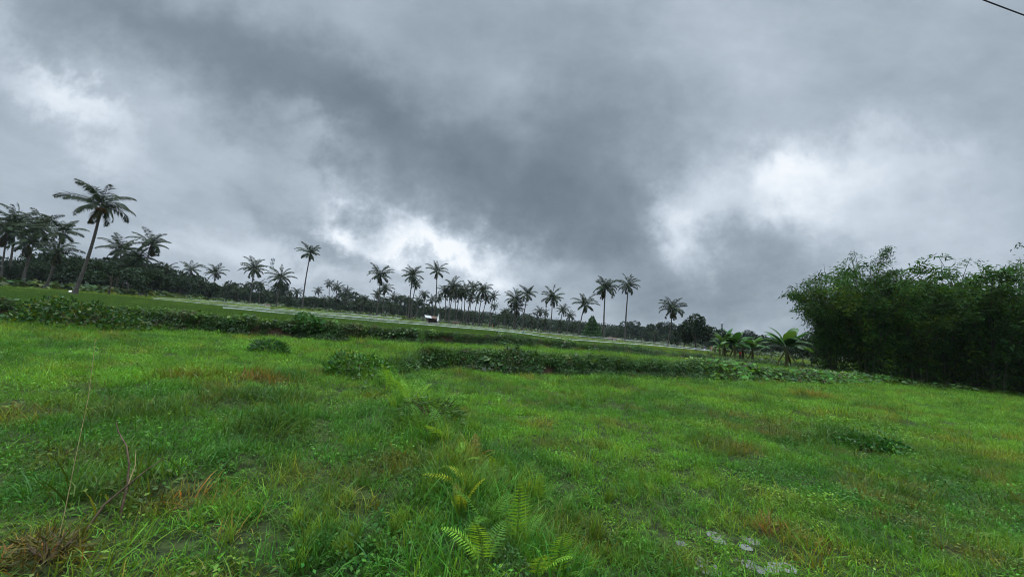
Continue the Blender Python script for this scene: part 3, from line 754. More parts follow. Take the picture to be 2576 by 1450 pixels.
tree(1752, 785, 80, 'big dark broadleaf tree with an uneven top right of the solitary palm', None, 2, wide=1.0)
tree(1722, 808, 84, 'shorter dark tree against the left side of the uneven topped tree', None, 0, wide=1.0)
tree(1800, 815, 78, 'dark tree behind the two people', None, 3, wide=.9)
tree(1905, 838, 88, 'flat topped pale green tree behind the bananas', None, 1, wide=1.3)
tree(2075, 848, 60, 'grey green tree between the bananas and the bamboo', None, 4, wide=1.0)
tree(2020, 858, 70, 'low tree behind the rightmost banana', None, 1, wide=1.2)
tree(1940, 846, 74, 'dark tree filling the gap left of the largest banana', None, 3, wide=1.4)
tree(2040, 846, 52, 'dark tree right behind the largest banana', None, 4, wide=1.2)
tree(2095, 838, 47, 'dark bushy tree tucked under the left end of the bamboo', None, 0, wide=1.2)
tree(1850, 842, 72, 'dark tree behind the row of bananas', None, 2, wide=1.5)
tree(290, 655, 66, 'black green tree mass directly right of the tall leaning palm', None, 3, wide=1.5)
tree(380, 672, 72, 'dark tree between the tall leaning palm and the palm pair', None, 0, wide=1.4)

# the far wooded rise, one mass
def forest():
    mb = MB(); n = 90000
    x = rng.uniform(-420, 420, n); y = rng.uniform(250, 430, n)
    top = 7 + 5 * fbm(x / 9., y / 9., 12, 3); p = np.stack([x, y, H(x, y) + top * rng.uniform(.1, 1, n) ** .5], 1)
    leaves(mb, p, rng.normal(0, 1, (n, 3)), 1.5, .95, tones(n, .6, 1.3, .15))
    o = mb.obj('forest', M['tree']); tag(o, 'far hazy woods on the rise behind everything', 'woods', kind='stuff')
forest()

def low_bushes():                    # brush at the foot of the woods
    P, T = [], []
    for X in np.arange(-60, 2100, 5.0):
        D = np.interp(X, TOPX, DEP) * .93 * rng.uniform(.93, 1.0); b = at(X, 800, D)
        P.append((b[0], b[1], float(H(b[0], b[1])))); T.append(np.array([.045, .085, .022]) * rng.uniform(.5, 1.6) + (np.array([.06, .06, 0]) if rng.uniform() < .12 else 0))
    scatter('undergrowth', np.array(P), rng.integers(21, 24, len(P)), rng.uniform(2.5, 6.5, len(P)), np.array(T), 'dark brush at the foot of the woods', 'undergrowth')
low_bushes()

# ------------------------------------------------------------------ bamboo
def bamboo_mesh(seed, nculm, hgt, spread, nleaf):
    """culms arch outward; leaf sprays hang from the upper two thirds"""
    global rng
    keep, rng = rng, np.random.default_rng(seed); cm, lf = MB(), MB()
    for k in range(nculm):
        a = rng.uniform(0, 6.283); r0 = rng.uniform(0, .9); h = hgt * (rng.uniform(.7, 1.03) if k % 9 else rng.uniform(1.05, 1.18)); out = spread * rng.uniform(.25, 1.0)
        s = np.linspace(0, 1, 12)
        pts = np.stack([(r0 + out * s ** 2.3) * math.cos(a), (r0 + out * s ** 2.3) * math.sin(a), h * (s - .17 * s ** 4 * (out / spread))], 1)
        tube(cm, pts, np.linspace(.05, .012, 12), 5, np.ones(3) * rng.uniform(.6, 1.3), cap=False)
        nb = 24; ct = rng.uniform(.55, 1.5) * (np.array([1.5, 1.1, .7]) if rng.uniform() < .16 else np.array([1., 1, 1])); lsz = rng.uniform(.8, 1.35)
        for b in range(nb):
            t = rng.uniform(.30, 1.0) if rng.uniform() < .92 else rng.uniform(.08, .3); P = np.array([np.interp(t, s, pts[:, i]) for i in range(3)])
            ba = rng.uniform(0, 6.283); bl = rng.uniform(.5, 1.5) * (1.15 - .5 * t)
            dv = np.array([math.cos(ba), math.sin(ba), rng.uniform(-.15, .45)]); ss = np.linspace(0, 1, 5)[:, None]
            bp = P + dv * bl * ss + np.array([0, 0, -.55 * bl]) * ss ** 2
            n = max(4, int(nleaf / (nculm * nb))); u = rng.uniform(.15, 1, n)
            p = np.stack([np.interp(u, ss[:, 0], bp[:, i]) for i in range(3)], 1) + rng.normal(0, .13, (n, 3))
            d = np.stack([rng.normal(0, .6, n) + dv[0] * .5, rng.normal(0, .6, n) + dv[1] * .5, rng.normal(-.45, .4, n)], 1)
            leaves(lf, p, d, lsz * .30 * rng.uniform(.6, 1.3, n), lsz * .072 * rng.uniform(.8, 1.3, n), tones(n, .55, 1.5, .2) * rng.uniform(.75, 1.25) * ct, mid=.35)
    a, b = cm.mesh('bamboo_culms', M['culm'], True), lf.mesh('bamboo_foliage', M['bamboo']); rng = keep
    return a, b
BAM = [bamboo_mesh(1, 38, 9.0, 4.6, 19000), bamboo_mesh(2, 34, 9.0, 3.6, 17000), bamboo_mesh(3, 40, 9.0, 5.2, 20000)]
def bamboo(X, Ytop, D, label, v, rz=0, wide=1.0):
    b = at(X, Ytop, D); zg = float(H(b[0], b[1])); s = (b[2] - zg) / 8.2
    root = thing('bamboo_clump', (b[0], b[1], zg), label, 'bamboo', 'bamboo clumps at the right', rz)
    link('culms', BAM[v][0], root, None, None, (s * wide, s * wide, s)); link('foliage', BAM[v][1], root, None, None, (s * wide, s * wide, s))
bamboo(2180, 692, 33, 'leftmost bamboo clump, arching low to the left over the bananas', 2, .5, 1.1)
bamboo(2190, 684, 35, 'bamboo clump close behind the leftmost one', 1, 1.5, .9)
bamboo(2088, 700, 34, 'rounded bamboo clump at the far left of the grove', 1, 3.9, .8)
bamboo(2260, 752, 44, 'bamboo clump deep behind the left end of the grove', 0, 2.9, 1.2)
bamboo(2410, 740, 45, 'bamboo clump deep behind the yellowing one', 2, .9, 1.2)
bamboo(2560, 730, 42, 'bamboo clump deep behind the right edge', 1, 4.4, 1.2)
bamboo(2285, 732, 33, 'bamboo clump in the middle of the grove', 0, 2.0, 1.05)
bamboo(2370, 702, 33, 'bamboo clump with yellowing sprays right of the middle', 1, 4.0, 1.05)
bamboo(2470, 690, 31, 'dark bamboo clump second from the right edge', 0, 5.1, 1.1)
bamboo(2570, 675, 30, 'bamboo clump cut by the right edge of the photo', 2, 3.3, 1.0)
bamboo(2335, 765, 39, 'bamboo clump at the back filling the middle of the grove', 2, 1.1, 1.1)
bamboo(2480, 730, 38, 'bamboo clump at the back behind the dark one', 1, 2.7, 1.2)
def plume():
    P0, P1 = at(2165, 740, 32.5), at(2235, 622, 32.5); root = thing('bamboo_culm', P0 - np.array([0, 0, 4.5]), 'lone bamboo tip leaning right above the grove', 'bamboo', rz=0)
    v = P1 - P0; s = np.linspace(0, 1, 12)[:, None]; up = np.array([0, 0, 4.5])
    pts = np.concatenate([[np.zeros(3)], up + v * s + np.array([.5, 0, -.6]) * s ** 3])
    mb = MB(); tube(mb, pts, np.linspace(.045, .01, 13), 5); mb.obj('culm', M['culm'], root)
    lf = MB()
    for side, (o, L) in enumerate([(np.zeros(3), v), (np.array([.35, .2, .35]), np.array([3.0, 0, 2.1]))]):
        for b in range(46):
            t = rng.uniform(.12, 1) ** .8; p = up + o * (1 if side else 0) + L * t; n = 22
            q = p + rng.normal(0, 1, (n, 3)) * np.array([.42, .42, .24]) * (1.2 - .7 * t)
            leaves(lf, q, np.stack([rng.normal(.25, .7, n), rng.normal(0, .7, n), rng.normal(-.3, .35, n)], 1), .25, .055, tones(n, .6, 1.4, .2), mid=.35)
    lf.obj('foliage', M['bamboo'], root)
    P0, P1 = at(2150, 680, 33), at(2133, 645, 33); root = thing('bare_culm', P0 - np.array([0, 0, 3.0]), 'thin bare bamboo shoot curving left above the leaves', 'bamboo')
    v = P1 - P0; mb = MB(); up = np.array([0, 0, 3.0]); tube(mb, [(0, 0, 0), up, up + v * np.array([.35, 0, .6]), up + v], [.03, .022, .015, .006], 5); mb.obj('culm', M['culm'], root)
plume()

# ------------------------------------------------------------------ bananas
def banana(X, Ybase, Ytop, D, label, n=8, seed=0, dead=2):
    global rng
    keep, rng = rng, np.random.default_rng(seed)
    b = at(X, Ybase, D); zg = float(H(b[0], b[1])); t = at(X, Ytop, D); h = t[2] - zg
    root = thing('banana_plant', (b[0], b[1], zg), label, 'banana plant', 'banana plants by the bamboo')
    hs = h * .48; mb = MB(); tube(mb, [(0, 0, -.05), (.03, 0, hs * .4), (0, .04, hs * .8), (.02, .02, hs)], [.19, .16, .12, .08], 9); mb.obj('pseudostem', M['stem'], root, True)
    for k in range(n + dead):
        dd = k >= n; az = k * 2.4 + rng.normal(0, .3); el = R(-80 + 45 * rng.uniform()) if dd else R(82) - R(70) * (k / n); L = h * rng.uniform(.50, .70) * (.7 if dd else 1); m = 14; s = np.linspace(0, 1, m)
        e = el - (R(75) * s ** 1.7) * (.2 if dd else 1) * rng.uniform(.7, 1.2); dirs = np.stack([np.cos(e) * math.cos(az), np.cos(e) * math.sin(az), np.sin(e)], 1)
        pts = np.concatenate([[np.zeros(3)], np.cumsum(dirs[:-1] * L / (m - 1), 0)]) + np.array([0, 0, hs * (.95 if not dd else .9)])
        side = np.cross(dirs, [0, 0, 1.]); side = unit(side); nr = np.cross(side, dirs)
        w = h * .115 * np.sin(math.pi * np.clip((s - .12) / .88, 0, 1)) ** .55 * (.22 if dd else 1) + .012
        j = rng.uniform(.78, 1.05, (m, 2)); v = np.stack([pts - side * (w * j[:, 0])[:, None] + nr * (w * -.25)[:, None], pts, pts + side * (w * j[:, 1])[:, None] + nr * (w * -.25)[:, None]], 1).reshape(-1, 3)
        i = np.arange(m - 1)[:, None] * 3; f = np.concatenate([i + np.array([0, 1, 4, 3]), i + np.array([1, 2, 5, 4])])
        col = np.array([2.2, .75, .7]) * rng.uniform(.5, 1) if dd else np.array([rng.uniform(.7, 1.3), 1, 1]) * rng.uniform(.6, 1.5)
        lm = MB(); lm.add(v, f, col); lm.obj('leaf', M['banana'], root, True)
    rng = keep
banana(1822, 905, 826, 50, 'leftmost banana plant, with hanging brown leaves', 12, 1, 2)
banana(1848, 907, 822, 49, 'banana plant with two upright leaves left of the red shirted person', 11, 2, 1)
banana(1868, 908, 836, 51, 'short banana plant just behind the red shirted person', 7, 3, 2)
banana(1893, 909, 836, 49, 'bright green banana plant right of the red shirted person', 12, 4, 1)
banana(1978, 914, 812, 42, 'largest banana plant, dark skirted, beside the bamboo', 15, 6, 3)
banana(1810, 902, 848, 54, 'small young banana plant behind the leftmost one', 6, 7, 0)
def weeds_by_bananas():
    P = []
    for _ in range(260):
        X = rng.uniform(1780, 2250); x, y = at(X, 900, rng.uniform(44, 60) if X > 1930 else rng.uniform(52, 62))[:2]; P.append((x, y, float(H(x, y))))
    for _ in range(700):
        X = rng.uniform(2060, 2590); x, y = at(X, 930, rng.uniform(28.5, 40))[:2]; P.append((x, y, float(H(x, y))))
    n = len(P); scatter('undergrowth', np.array(P), np.where(rng.uniform(0, 1, n) < .5, rng.integers(12, 16, n), rng.integers(21, 24, n)), rng.uniform(1.0, 1.9, n), np.array([.032, .072, .012]) * rng.uniform(.4, 1.5, (n, 1)), 'weeds under the bananas and bamboo, tinted dark for the shade there', 'undergrowth')  # tint kept dark to stand in for the deep shade under the bamboo
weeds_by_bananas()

# ------------------------------------------------------------------ bird netting over the rice
def net_mat(lo, hi):
    m, nt, N, L = new_mat('white_netting')
    out = N.new('ShaderNodeOutputMaterial'); d = N.new('ShaderNodeBsdfDiffuse'); d.inputs[0].default_value = (.80, .82, .82, 1)
    tl = N.new('ShaderNodeBsdfTranslucent'); tl.inputs[0].default_value = (.75, .78, .78, 1); ad = N.new('ShaderNodeMixShader'); ad.inputs[0].default_value = .4
    L.new(d.outputs[0], ad.inputs[1]); L.new(tl.outputs[0], ad.inputs[2])
    tr = N.new('ShaderNodeBsdfTransparent'); mx = N.new('ShaderNodeMixShader')
    tc = N.new('ShaderNodeTexCoord'); n = N.new('ShaderNodeTexNoise'); n.inputs['Scale'].default_value = .5; n.inputs['Detail'].default_value = 6
    r = N.new('ShaderNodeMapRange'); r.inputs[1].default_value = .3; r.inputs[2].default_value = .7; r.inputs[3].default_value = lo; r.inputs[4].default_value = hi
    L.new(tc.outputs['Object'], n.inputs['Vector']); L.new(n.outputs[0], r.inputs[0]); L.new(r.outputs[0], mx.inputs[0])
    L.new(tr.outputs[0], mx.inputs[1]); L.new(ad.outputs[0], mx.inputs[2]); L.new(mx.outputs[0], out.inputs[0])
    return m
M['net'] = net_mat(.0, .10); M['fine_net'] = net_mat(.0, .05); M['hem'] = noisy_mat('net_hem', (.50, .54, .54), (.70, .73, .73), 3, rough=.8)

def net(label, near, far, dn, df, hem=.02, rows=9, mat='net'):
    """near / far edges as sight lines with their distances; the sheet sags between the lines"""
    A = np.array([at(X, Y, d) for (X, Y), d in zip(near, dn)]); Bf = np.array([at(X, Y, d) for (X, Y), d in zip(far, df)])
    m = 60; s = np.linspace(0, 1, m)
    def res(P):
        q = np.linspace(0, 1, len(P)); return np.stack([np.interp(s, q, P[:, i]) for i in range(3)], 1)
    A, Bf = res(A), res(Bf); c = A[0]
    t = np.linspace(0, 1, rows)[None, :, None]; V = A[:, None] * (1 - t) + Bf[:, None] * t
    sag = .10 * np.sin(math.pi * t[..., 0] * 3) ** 2 + .05 * (fbm(V[..., 0] * .5, V[..., 1] * .5, 5) - .5)
    V[..., 2] -= sag
    V[..., 2] = np.maximum(V[..., 2], H(V[..., 0], V[..., 1]) + .30)
    i = (np.arange(m - 1)[:, None] * rows + np.arange(rows - 1)[None]).ravel()
    A, Bf = V[:, 0].copy(), V[:, -1].copy()
    root = thing('bird_net', c, label, 'net', 'white bird nets over the rice')
    mb = MB(); mb.add(V.reshape(-1, 3) - c, np.stack([i, i + rows, i + rows + 1, i + 1], 1)); mb.obj('netting', M[mat], root, True)
    mb = MB(); tube(mb, A - c, hem, 5); mb.obj('hem', M['hem'], root)
    mb = MB(); tube(mb, Bf - c, hem * .8, 5); mb.obj('hem', M['hem'], root)
net('long bright net stretching from the left plots past the shed', [(560, 779), (700, 789), (900, 803), (1100, 818), (1290, 834), (1340, 840)], [(600, 776), (720, 783), (900, 797), (1100, 812), (1290, 829), (1345, 834)], [40, 40, 40, 40, 39, 38], [52, 53, 54, 55, 54, 52], .022)
net('lens shaped net at the right end, near edge a white line', [(1340, 841), (1400, 849), (1450, 854), (1550, 861), (1650, 868), (1790, 881)], [(1345, 834), (1400, 839), (1450, 843), (1550, 851), (1650, 861), (1785, 879)], [38, 37, 37, 38, 41, 50], [55, 56, 57, 58, 58, 56], .022, 9, 'fine_net')
net('pale net patch lowest among the left plots', [(560, 779), (640, 785), (700, 788)], [(545, 770), (620, 772), (700, 779)], [43, 42, 41], [56, 56, 55], .02)
net('grey net patch highest among the left plots', [(385, 752), (470, 760), (560, 767), (680, 776)], [(380, 747), (470, 752), (560, 757), (680, 768)], [56, 55, 54, 54], [66, 66, 66, 66], .02)
net('wavy net behind the long net, left of the shed', [(700, 783), (800, 790), (900, 796), (990, 806)], [(690, 776), (790, 784), (880, 788), (1010, 799)], [58, 58, 57, 57], [70, 70, 70, 70], .03)
def stick(X, Y0, Y1, D, label, flag=None, r=.03):
    p0, p1 = at(X, Y0, D), at(X, Y1, D); zg = float(H(p0[0], p0[1])); h = p1[2] - zg
    root = thing('net_pole', (p0[0], p0[1], zg - .1), label, 'pole', 'poles holding the nets')
    mb = MB(); tube(mb, [(0, 0, 0), (.02, 0, h * .5), (-.01, 0, h + .1)], [r, r * .9, r * .7], 6); mb.obj('pole', M['pole'], root)
    if flag:
        mb = MB(); v = [(0, 0, h), (.05, .03, h - .04), (.14, .01, h - .28), (.06, .05, h - .36), (-.08, .03, h - .33), (-.03, .0, h - .12)]
        w = np.array(v); w2 = w + np.array([0, .03, 0]); i = np.arange(6); j = (i + 1) % 6
        mb.add(np.concatenate([w, w2]), np.stack([i, j, j + 6, i + 6], 1)); mb.f += [np.array([[0, 1, 2, 3], [0, 3, 4, 5], [6, 9, 8, 7], [6, 11, 10, 9]])]
        mb.obj('flag', flag, root)
stick(1314, 862, 826, 37, 'yellowish net pole with a blue rag at its top', M['cyan'], .035)
stick(1001, 838, 806, 33, 'thin net pole below the tin roofed shed', None, .02)
stick(1446, 872, 853, 36, 'net pole under the lens shaped net', None, .022)
stick(1737, 888, 875, 44, 'net pole near the right end of the nets', None, .022)
stick(720, 818, 788, 36, 'net pole under the long net at the left', None, .018)
stick(1145, 848, 822, 33, 'net pole right of the tin roofed shed', None, .02)
stick(1238, 826, 813, 70, 'pole with an orange red rag standing behind the long net', M['orange'], .03)

# ------------------------------------------------------------------ field shed, houses, masts
def shed():
    b = at(1088, 812, 62); zg = float(H(b[0], b[1])); root = thing('field_shed', (b[0], b[1], zg), 'low dark field shed with a pale tin roof sheet behind the net', 'shed', rz=R(12)); root.scale = (.82, .82, .82)
    w = 62 / 370 * 1024 / 2576; W = 46 * w / 2                       # half width in metres
    for x, y, h in [(-W * .62, -1.0, 1.55), (W * .75, -1.0, 1.35), (-W * .75, 1.1, 1.85), (W * .75, 1.1, 1.7)]:
        mb = MB(); tube(mb, [(x, y, -.1), (x, y, h)], .085, 7); mb.obj('post', M['post'], root)
    mb = MB(); box(mb, (-W * .72, -.9, .5), (W * .75, -.82, 1.25)); box(mb, (-W * .72, 1.0, .5), (W * .75, 1.08, 1.6)); box(mb, (-W * .72, -.82, .5), (-W * .66, 1.0, 1.6)); box(mb, (W * .69, -.82, .5), (W * .75, 1.0, 1.6)); mb.obj('wall', M['plank'], root)
    mb = MB(); box(mb, (-W * .7, -.8, .40), (W * .73, .98, .48)); mb.obj('floor', M['post'], root)
    def sheet(name, x0, x1, mat, dz, y0=-1.45, y1=1.5):
        mb = MB(); n = 24; xs = np.linspace(x0, x1, n); cor = .02 * np.cos(np.arange(n) * math.pi)
        lo = np.stack([xs, np.full(n, y0), 1.42 + cor + dz - .05 * (xs - x0)], 1); hi = np.stack([xs - .35, np.full(n, y1), 1.98 + cor + dz - .05 * (xs - x0)], 1)
        v = np.concatenate([lo, hi, lo - [0, 0, .03], hi - [0, 0, .03]]); i = np.arange(n - 1)
        mb.add(v, np.concatenate([np.stack([i, i + 1, i + 1 + n, i + n], 1), np.stack([i + 2 * n, i + 3 * n, i + 1 + 3 * n, i + 1 + 2 * n], 1), np.stack([i, i + 2 * n, i + 1 + 2 * n, i + 1], 1)])); mb.obj(name, mat, root)['label'] = 'pale tin roof sheet' if mat is M['tin'] else 'rusty brown roof sheet'
    sheet('roof', -W * .95, -W * .1, M['tin'], .10); sheet('roof', -W * .17, W * .85, M['rust'], 0.03)
    c = at(1101, 800, 61); zg = float(H(c[0], c[1])); r2 = thing('white_tarpaulin', (c[0], c[1], zg), 'upright white sheet hung at the right end of the shed', 'tarpaulin')
    mb = MB(); v = np.array([(-.10, 0, .8), (.22, .05, .95), (.20, .04, 1.9), (.12, 0, 2.2), (-.05, .03, 1.7)]); v2 = v + [0, .04, 0]; i = np.arange(5); j = (i + 1) % 5
    mb.add(np.concatenate([v, v2]), np.stack([i, j, j + 5, i + 5], 1)); mb.f += [np.array([[0, 1, 2, 4], [5, 9, 7, 6]]), np.array([[2, 3, 4], [7, 9, 8]])]; mb.obj('sheet', M['white'], r2)
    mb = MB(); tube(mb, [(.0, .08, -.1), (.02, .08, 2.1)], .03, 6); mb.obj('pole', M['pole'], r2)
shed()
def house(X, Y, D, k, roofmat, label):
    b = at(X, Y, D); zg = float(H(b[0], b[1])); root = thing('house', (b[0], b[1], zg), label, 'house', rz=R(rng.uniform(-15, 15))); root.scale = (k, k, k); w, h = 5, 1.6
    mb = MB(); box(mb, (-w / 2, -2, -.2), (w / 2, 2, h)); mb.obj('wall', M['plaster'], root)
    mb = MB(); e = .5; v = [(-w / 2 - e, -2.6, h - .1), (w / 2 + e, -2.6, h - .1), (w / 2 + e, 0, h + 1.3), (-w / 2 - e, 0, h + 1.3), (-w / 2 - e, 2.6, h - .1), (w / 2 + e, 2.6, h - .1)]
    mb.add(v, [(0, 1, 2, 3), (3, 2, 5, 4), (0, 4, 5, 1)]); mb.add(v, [(0, 3, 4), (1, 5, 2)]); mb.obj('roof', roofmat, root)
    mb = MB(); box(mb, (-.5, -2.06, 0), (.4, -2.003, 1.9)); mb.obj('door', M['plank'], root)
house(1146, 817, 118, .4, M['rust'], 'small far hut with a brown roof between the trunks right of the shed')
house(672, 765, 128, .45, M['rust'], 'small dark roofed hut at the foot of the woods near the mast')
house(1540, 853, 125, .5, M['tile'], 'brown roofed house between the two tall palms')
def mast(X, Y0, Y1, D, w, label):
    p0, p1 = at(X, Y0, D), at(X, Y1, D); zg = float(H(p0[0], p0[1])); h = p1[2] - zg; root = thing('lattice_mast', (p0[0], p0[1], zg), label, 'mast')
    mb = MB(); c = [(-w, -w), (w, -w), (w, w), (-w, w)]
    for x, y in c: tube(mb, [(x, y, 0), (x * .5, y * .5, h)], .07, 4)
    n = int(h / 2.5)
    for k in range(n):
        z0, z1 = h * k / n, h * (k + 1) / n; s0, s1 = 1 - .5 * z0 / h, 1 - .5 * z1 / h
        for a in range(4):
            (x0, y0), (x1, y1) = c[a], c[(a + 1) % 4]; tube(mb, [(x0 * s0, y0 * s0, z0), (x1 * s1, y1 * s1, z1)], .04, 4)
    mb.obj('frame', M['steel'], root); mb = MB()
    for z in (.97, .9, .82):
        for a in range(3):
            x, y = .9 * w * math.cos(a * 2.1), .9 * w * math.sin(a * 2.1); box(mb, (x - .2, y - .15, h * z - 1), (x + .2, y + .15, h * z + 1))
    mb.obj('antenna', M['steel'], root)
mast(670, 765, 646, 230, 1.0, 'faint grey lattice mast behind the open crowned palm')
mast(1816, 860, 811, 260, .45, 'thin grey mast above the trees right of the big dark tree')

# ------------------------------------------------------------------ people
def person(X, Y, D, hgt, label, top, bottom, hair, rz=0, arms=.12, hat=None):
    b = at(X, Y, D); zg = float(H(b[0], b[1])); root = thing('person', (b[0], b[1], zg), label, 'person', rz=rz); s = hgt / 1.7
    def skin(name, verts, edges, rad, mat, lvl=1):
        me = bpy.data.meshes.new(name); me.from_pydata([tuple(np.array(v) * s) for v in verts], edges, []); me.materials.append(mat)
        o = link(name, me, root); md = o.modifiers.new('skin', 'SKIN'); md.use_smooth_shade = True
        for i, v in enumerate(me.skin_vertices[0].data): v.radius = (rad[i] * s, rad[i] * s * .85); v.use_root = i == 0
        o.modifiers.new('sub', 'SUBSURF').levels = lvl; o.modifiers['sub'].render_levels = lvl
    V = [(0, 0, .93), (0, 0, 1.12), (0, .0, 1.34), (0, .01, 1.47), (0, 0, 1.54), (0, -.02, 1.63), (.10, 0, .86), (.11, -.03, .48), (.10, .02, .06), (.11, -.14, .03), (-.10, 0, .86), (-.12, .04, .48), (-.11, .09, .06), (-.12, -.05, .03),
         (.19, 0, 1.38), (.27, .02, 1.12), (.27 + arms, -.12, .90), (.28 + arms, -.17, .82), (-.19, 0, 1.38), (-.27, .02, 1.12), (-.27 - arms * .5, -.10, .90), (-.28 - arms * .5, -.15, .82)]
    E_ = [(0, 1), (1, 2), (2, 3), (3, 4), (4, 5), (0, 6), (6, 7), (7, 8), (8, 9), (0, 10), (10, 11), (11, 12), (12, 13), (2, 14), (14, 15), (15, 16), (16, 17), (2, 18), (18, 19), (19, 20), (20, 21)]
    rad = [.13, .13, .15, .06, .09, .10, .085, .06, .045, .04, .085, .06, .045, .04, .06, .045, .035, .04, .06, .045, .035, .04]
    skin('body', V, E_, rad, M['skin'])
    skin('shirt', [(0, 0, .90), (0, 0, 1.12), (0, 0, 1.34), (0, .01, 1.44), (.19, 0, 1.38), (.265, .02, 1.16), (-.19, 0, 1.38), (-.265, .02, 1.16)], [(0, 1), (1, 2), (2, 3), (2, 4), (4, 5), (2, 6), (6, 7)], [.16, .155, .175, .085, .085, .075, .085, .075], top)
    skin('trousers', [(0, 0, .93), (.10, 0, .85), (.11, -.03, .48), (.10, .02, .14), (-.10, 0, .85), (-.12, .04, .48), (-.11, .09, .14)], [(0, 1), (1, 2), (2, 3), (0, 4), (4, 5), (5, 6)], [.15, .105, .08, .07, .105, .08, .07], bottom)
    skin('hair' if not hat else 'hat', [(0, .0, 1.61), (0, .02, 1.68), (0, .03, 1.72)], [(0, 1), (1, 2)], [.115, .115, .07] if not hat else [.2, .13, .08], hat or hair)
person(1790, 884, 98, 1.6, 'person in a coral pink shirt standing past the right end of the nets', M['coral'], M['pale'], M['trouser'], R(20), .2)
person(1772, 883, 100, 1.5, 'person in purple with white trousers, left of the coral shirted one', M['purple'], M['white'], M['trouser'], R(-40), .05)
person(1862, 907, 52, 1.2, 'person in a red shirt and blue hat among the banana stems', M['red'], M['trouser'], M['trouser'], R(10), .1, M['blue'])
def sack(X, Y, D):
    b = at(X, Y, D); zg = float(H(b[0], b[1])); lat = np.linspace(0, math.pi, 8); lon = np.arange(10) * .6283
    mb = MB(); v = np.stack([np.outer(np.sin(lat), np.cos(lon)) * .24, np.outer(np.sin(lat), np.sin(lon)) * .2, np.outer(np.cos(lat), np.ones(10)) * .26], -1); v *= 1 + .12 * np.sin(lon * 3)[None, :, None]; v[..., 2] = v[..., 2] + .22; v[0, :, 0] *= .3
    i = np.arange(7)[:, None] * 10; j = np.arange(10)[None]
    mb.add(v.reshape(-1, 3), np.stack([i + j, i + (j + 1) % 10, i + 10 + (j + 1) % 10, i + 10 + j], -1).reshape(-1, 4))
    tag(mb.obj('sack', M['white'], None, True, (b[0], b[1], zg)), 'white sack lying left of the foot of the tall leaning palm', 'sack')
sack(178, 726, 50)

# ------------------------------------------------------------------ overhead cable at the top right
def cable():
    a, b = at(2475, 0, 7.0), at(2576, 38, 7.4); v = b - a; s = np.linspace(-4, 9, 40)[:, None]; pts = a + v * s; pts[:, 2] += .0035 * ((s[:, 0] - .5) ** 2) * 1.0
    mb = MB(); tube(mb, pts - a, .012, 8)
    tag(mb.obj('overhead_cable', M['rubber'], None, True, a), 'black overhead cable crossing the top right corner of the sky', 'cable')
cable()

# ------------------------------------------------------------------ ferns, twigs, bushes in the foreground
def frond_mesh(mb, p0, az, el, L, bend, w, col, npin=16, roll=0.):
    m = 14; s = np.linspace(0, 1, m); e = el - bend * s ** 1.5
    dirs = np.stack([np.cos(e) * math.cos(az), np.cos(e) * math.sin(az), np.sin(e)], 1); pts = np.concatenate([[np.zeros(3)], np.cumsum(dirs[:-1] * L / (m - 1), 0)]) + p0
    tube(mb, pts, np.linspace(.0035, .001, m), 4, col * np.array([1.1, .8, .8]), cap=False)
    ss = np.linspace(.22, .98, npin); P = np.stack([np.interp(ss, s, pts[:, i]) for i in range(3)], 1); D = unit(np.stack([np.interp(ss, s, dirs[:, i]) for i in range(3)], 1))
    side = unit(np.cross(D, np.array([math.cos(az) * .02, math.sin(az) * .02, 1.]))); nr = np.cross(side, D); side = side * math.cos(roll) + nr * math.sin(roll); nr = np.cross(side, D)
    ll = w * np.sin(math.pi * np.clip(.30 + .68 * (ss - .22) / .76, 0, 1)) ** .8 + .008
    for sg in (-1, 1):
        d = side * sg + D * .38 + nr * -.12 + rng.normal(0, .05, (npin, 3))
        leaves(mb, P, d, ll, np.full(npin, L * .36 / npin + .003), col * rng.uniform(.8, 1.2, (npin, 1)), nrm=nr + rng.normal(0, .12, (npin, 3)), mid=.22, fold=.06)

def fern(X, Y, fr, label):
    x, y = onground(X, Y); z = float(H(x, y)); root = thing('fern', (x, y, z), label, 'fern', 'ferns on the overgrown bund')
    for az, el, L, bend, w, col in fr:
        mb = MB(); frond_mesh(mb, np.zeros(3), R(az), R(el), L, R(bend), w, np.array(col), roll=rng.normal(0, .15)); mb.obj('frond', M['fern'], root)
G, GD, GY, BRN, PALE = (1, 1, 1), (.42, .52, .5), (1.7, 1.0, .5), (1.0, .36, .5), (1.4, 1.2, 1.3)
# azimuth 90 = away from the viewer, 0 = to the right
fern(1298, 1385, [(-95, 84, .46, 22, .085, G), (40, 55, .3, 60, .06, GD)], 'upright bright green fern frond in the bottom centre')
fern(1400, 1470, [(-90, 78, .42, 30, .12, G), (-60, 60, .3, 60, .08, GD), (150, 50, .26, 60, .06, GD)], 'broad fern frond at the bottom edge, largest of all')
fern(1215, 1440, [(-110, 76, .40, 45, .085, (1.2, 1.1, .9)), (170, 60, .34, 70, .07, G), (60, 60, .3, 60, .06, GD)], 'yellow green fern with drooping frond left of the upright one')
fern(1345, 1470, [(-80, 70, .30, 45, .07, (1.1, .95, .8)), (-20, 60, .28, 50, .06, G)], 'small fern between the upright and the broad fronds')
fern(1352, 1275, [(-90, 80, .36, 25, .075, (.95, .9, 1)), (20, 60, .3, 60, .06, GD)], 'pale green fern frond standing right of the bund')
fern(1190, 1240, [(176, 30, .46, 45, .06, GY), (165, 55, .3, 50, .05, GY), (60, 65, .3, 50, .05, GD)], 'yellow fern frond reaching out to the left')
fern(1265, 1250, [(-70, 60, .42, 45, .075, GD), (10, 45, .46, 40, .07, GD), (200, 62, .36, 50, .06, GD), (90, 70, .3, 40, .06, GD)], 'dark blue green fern in the middle of the bund')
fern(1120, 1110, [(-115, 42, .5, 30, .075, PALE), (140, 62, .5, 50, .07, GD)], 'pale fern frond drooping toward the viewer under the dark thicket')
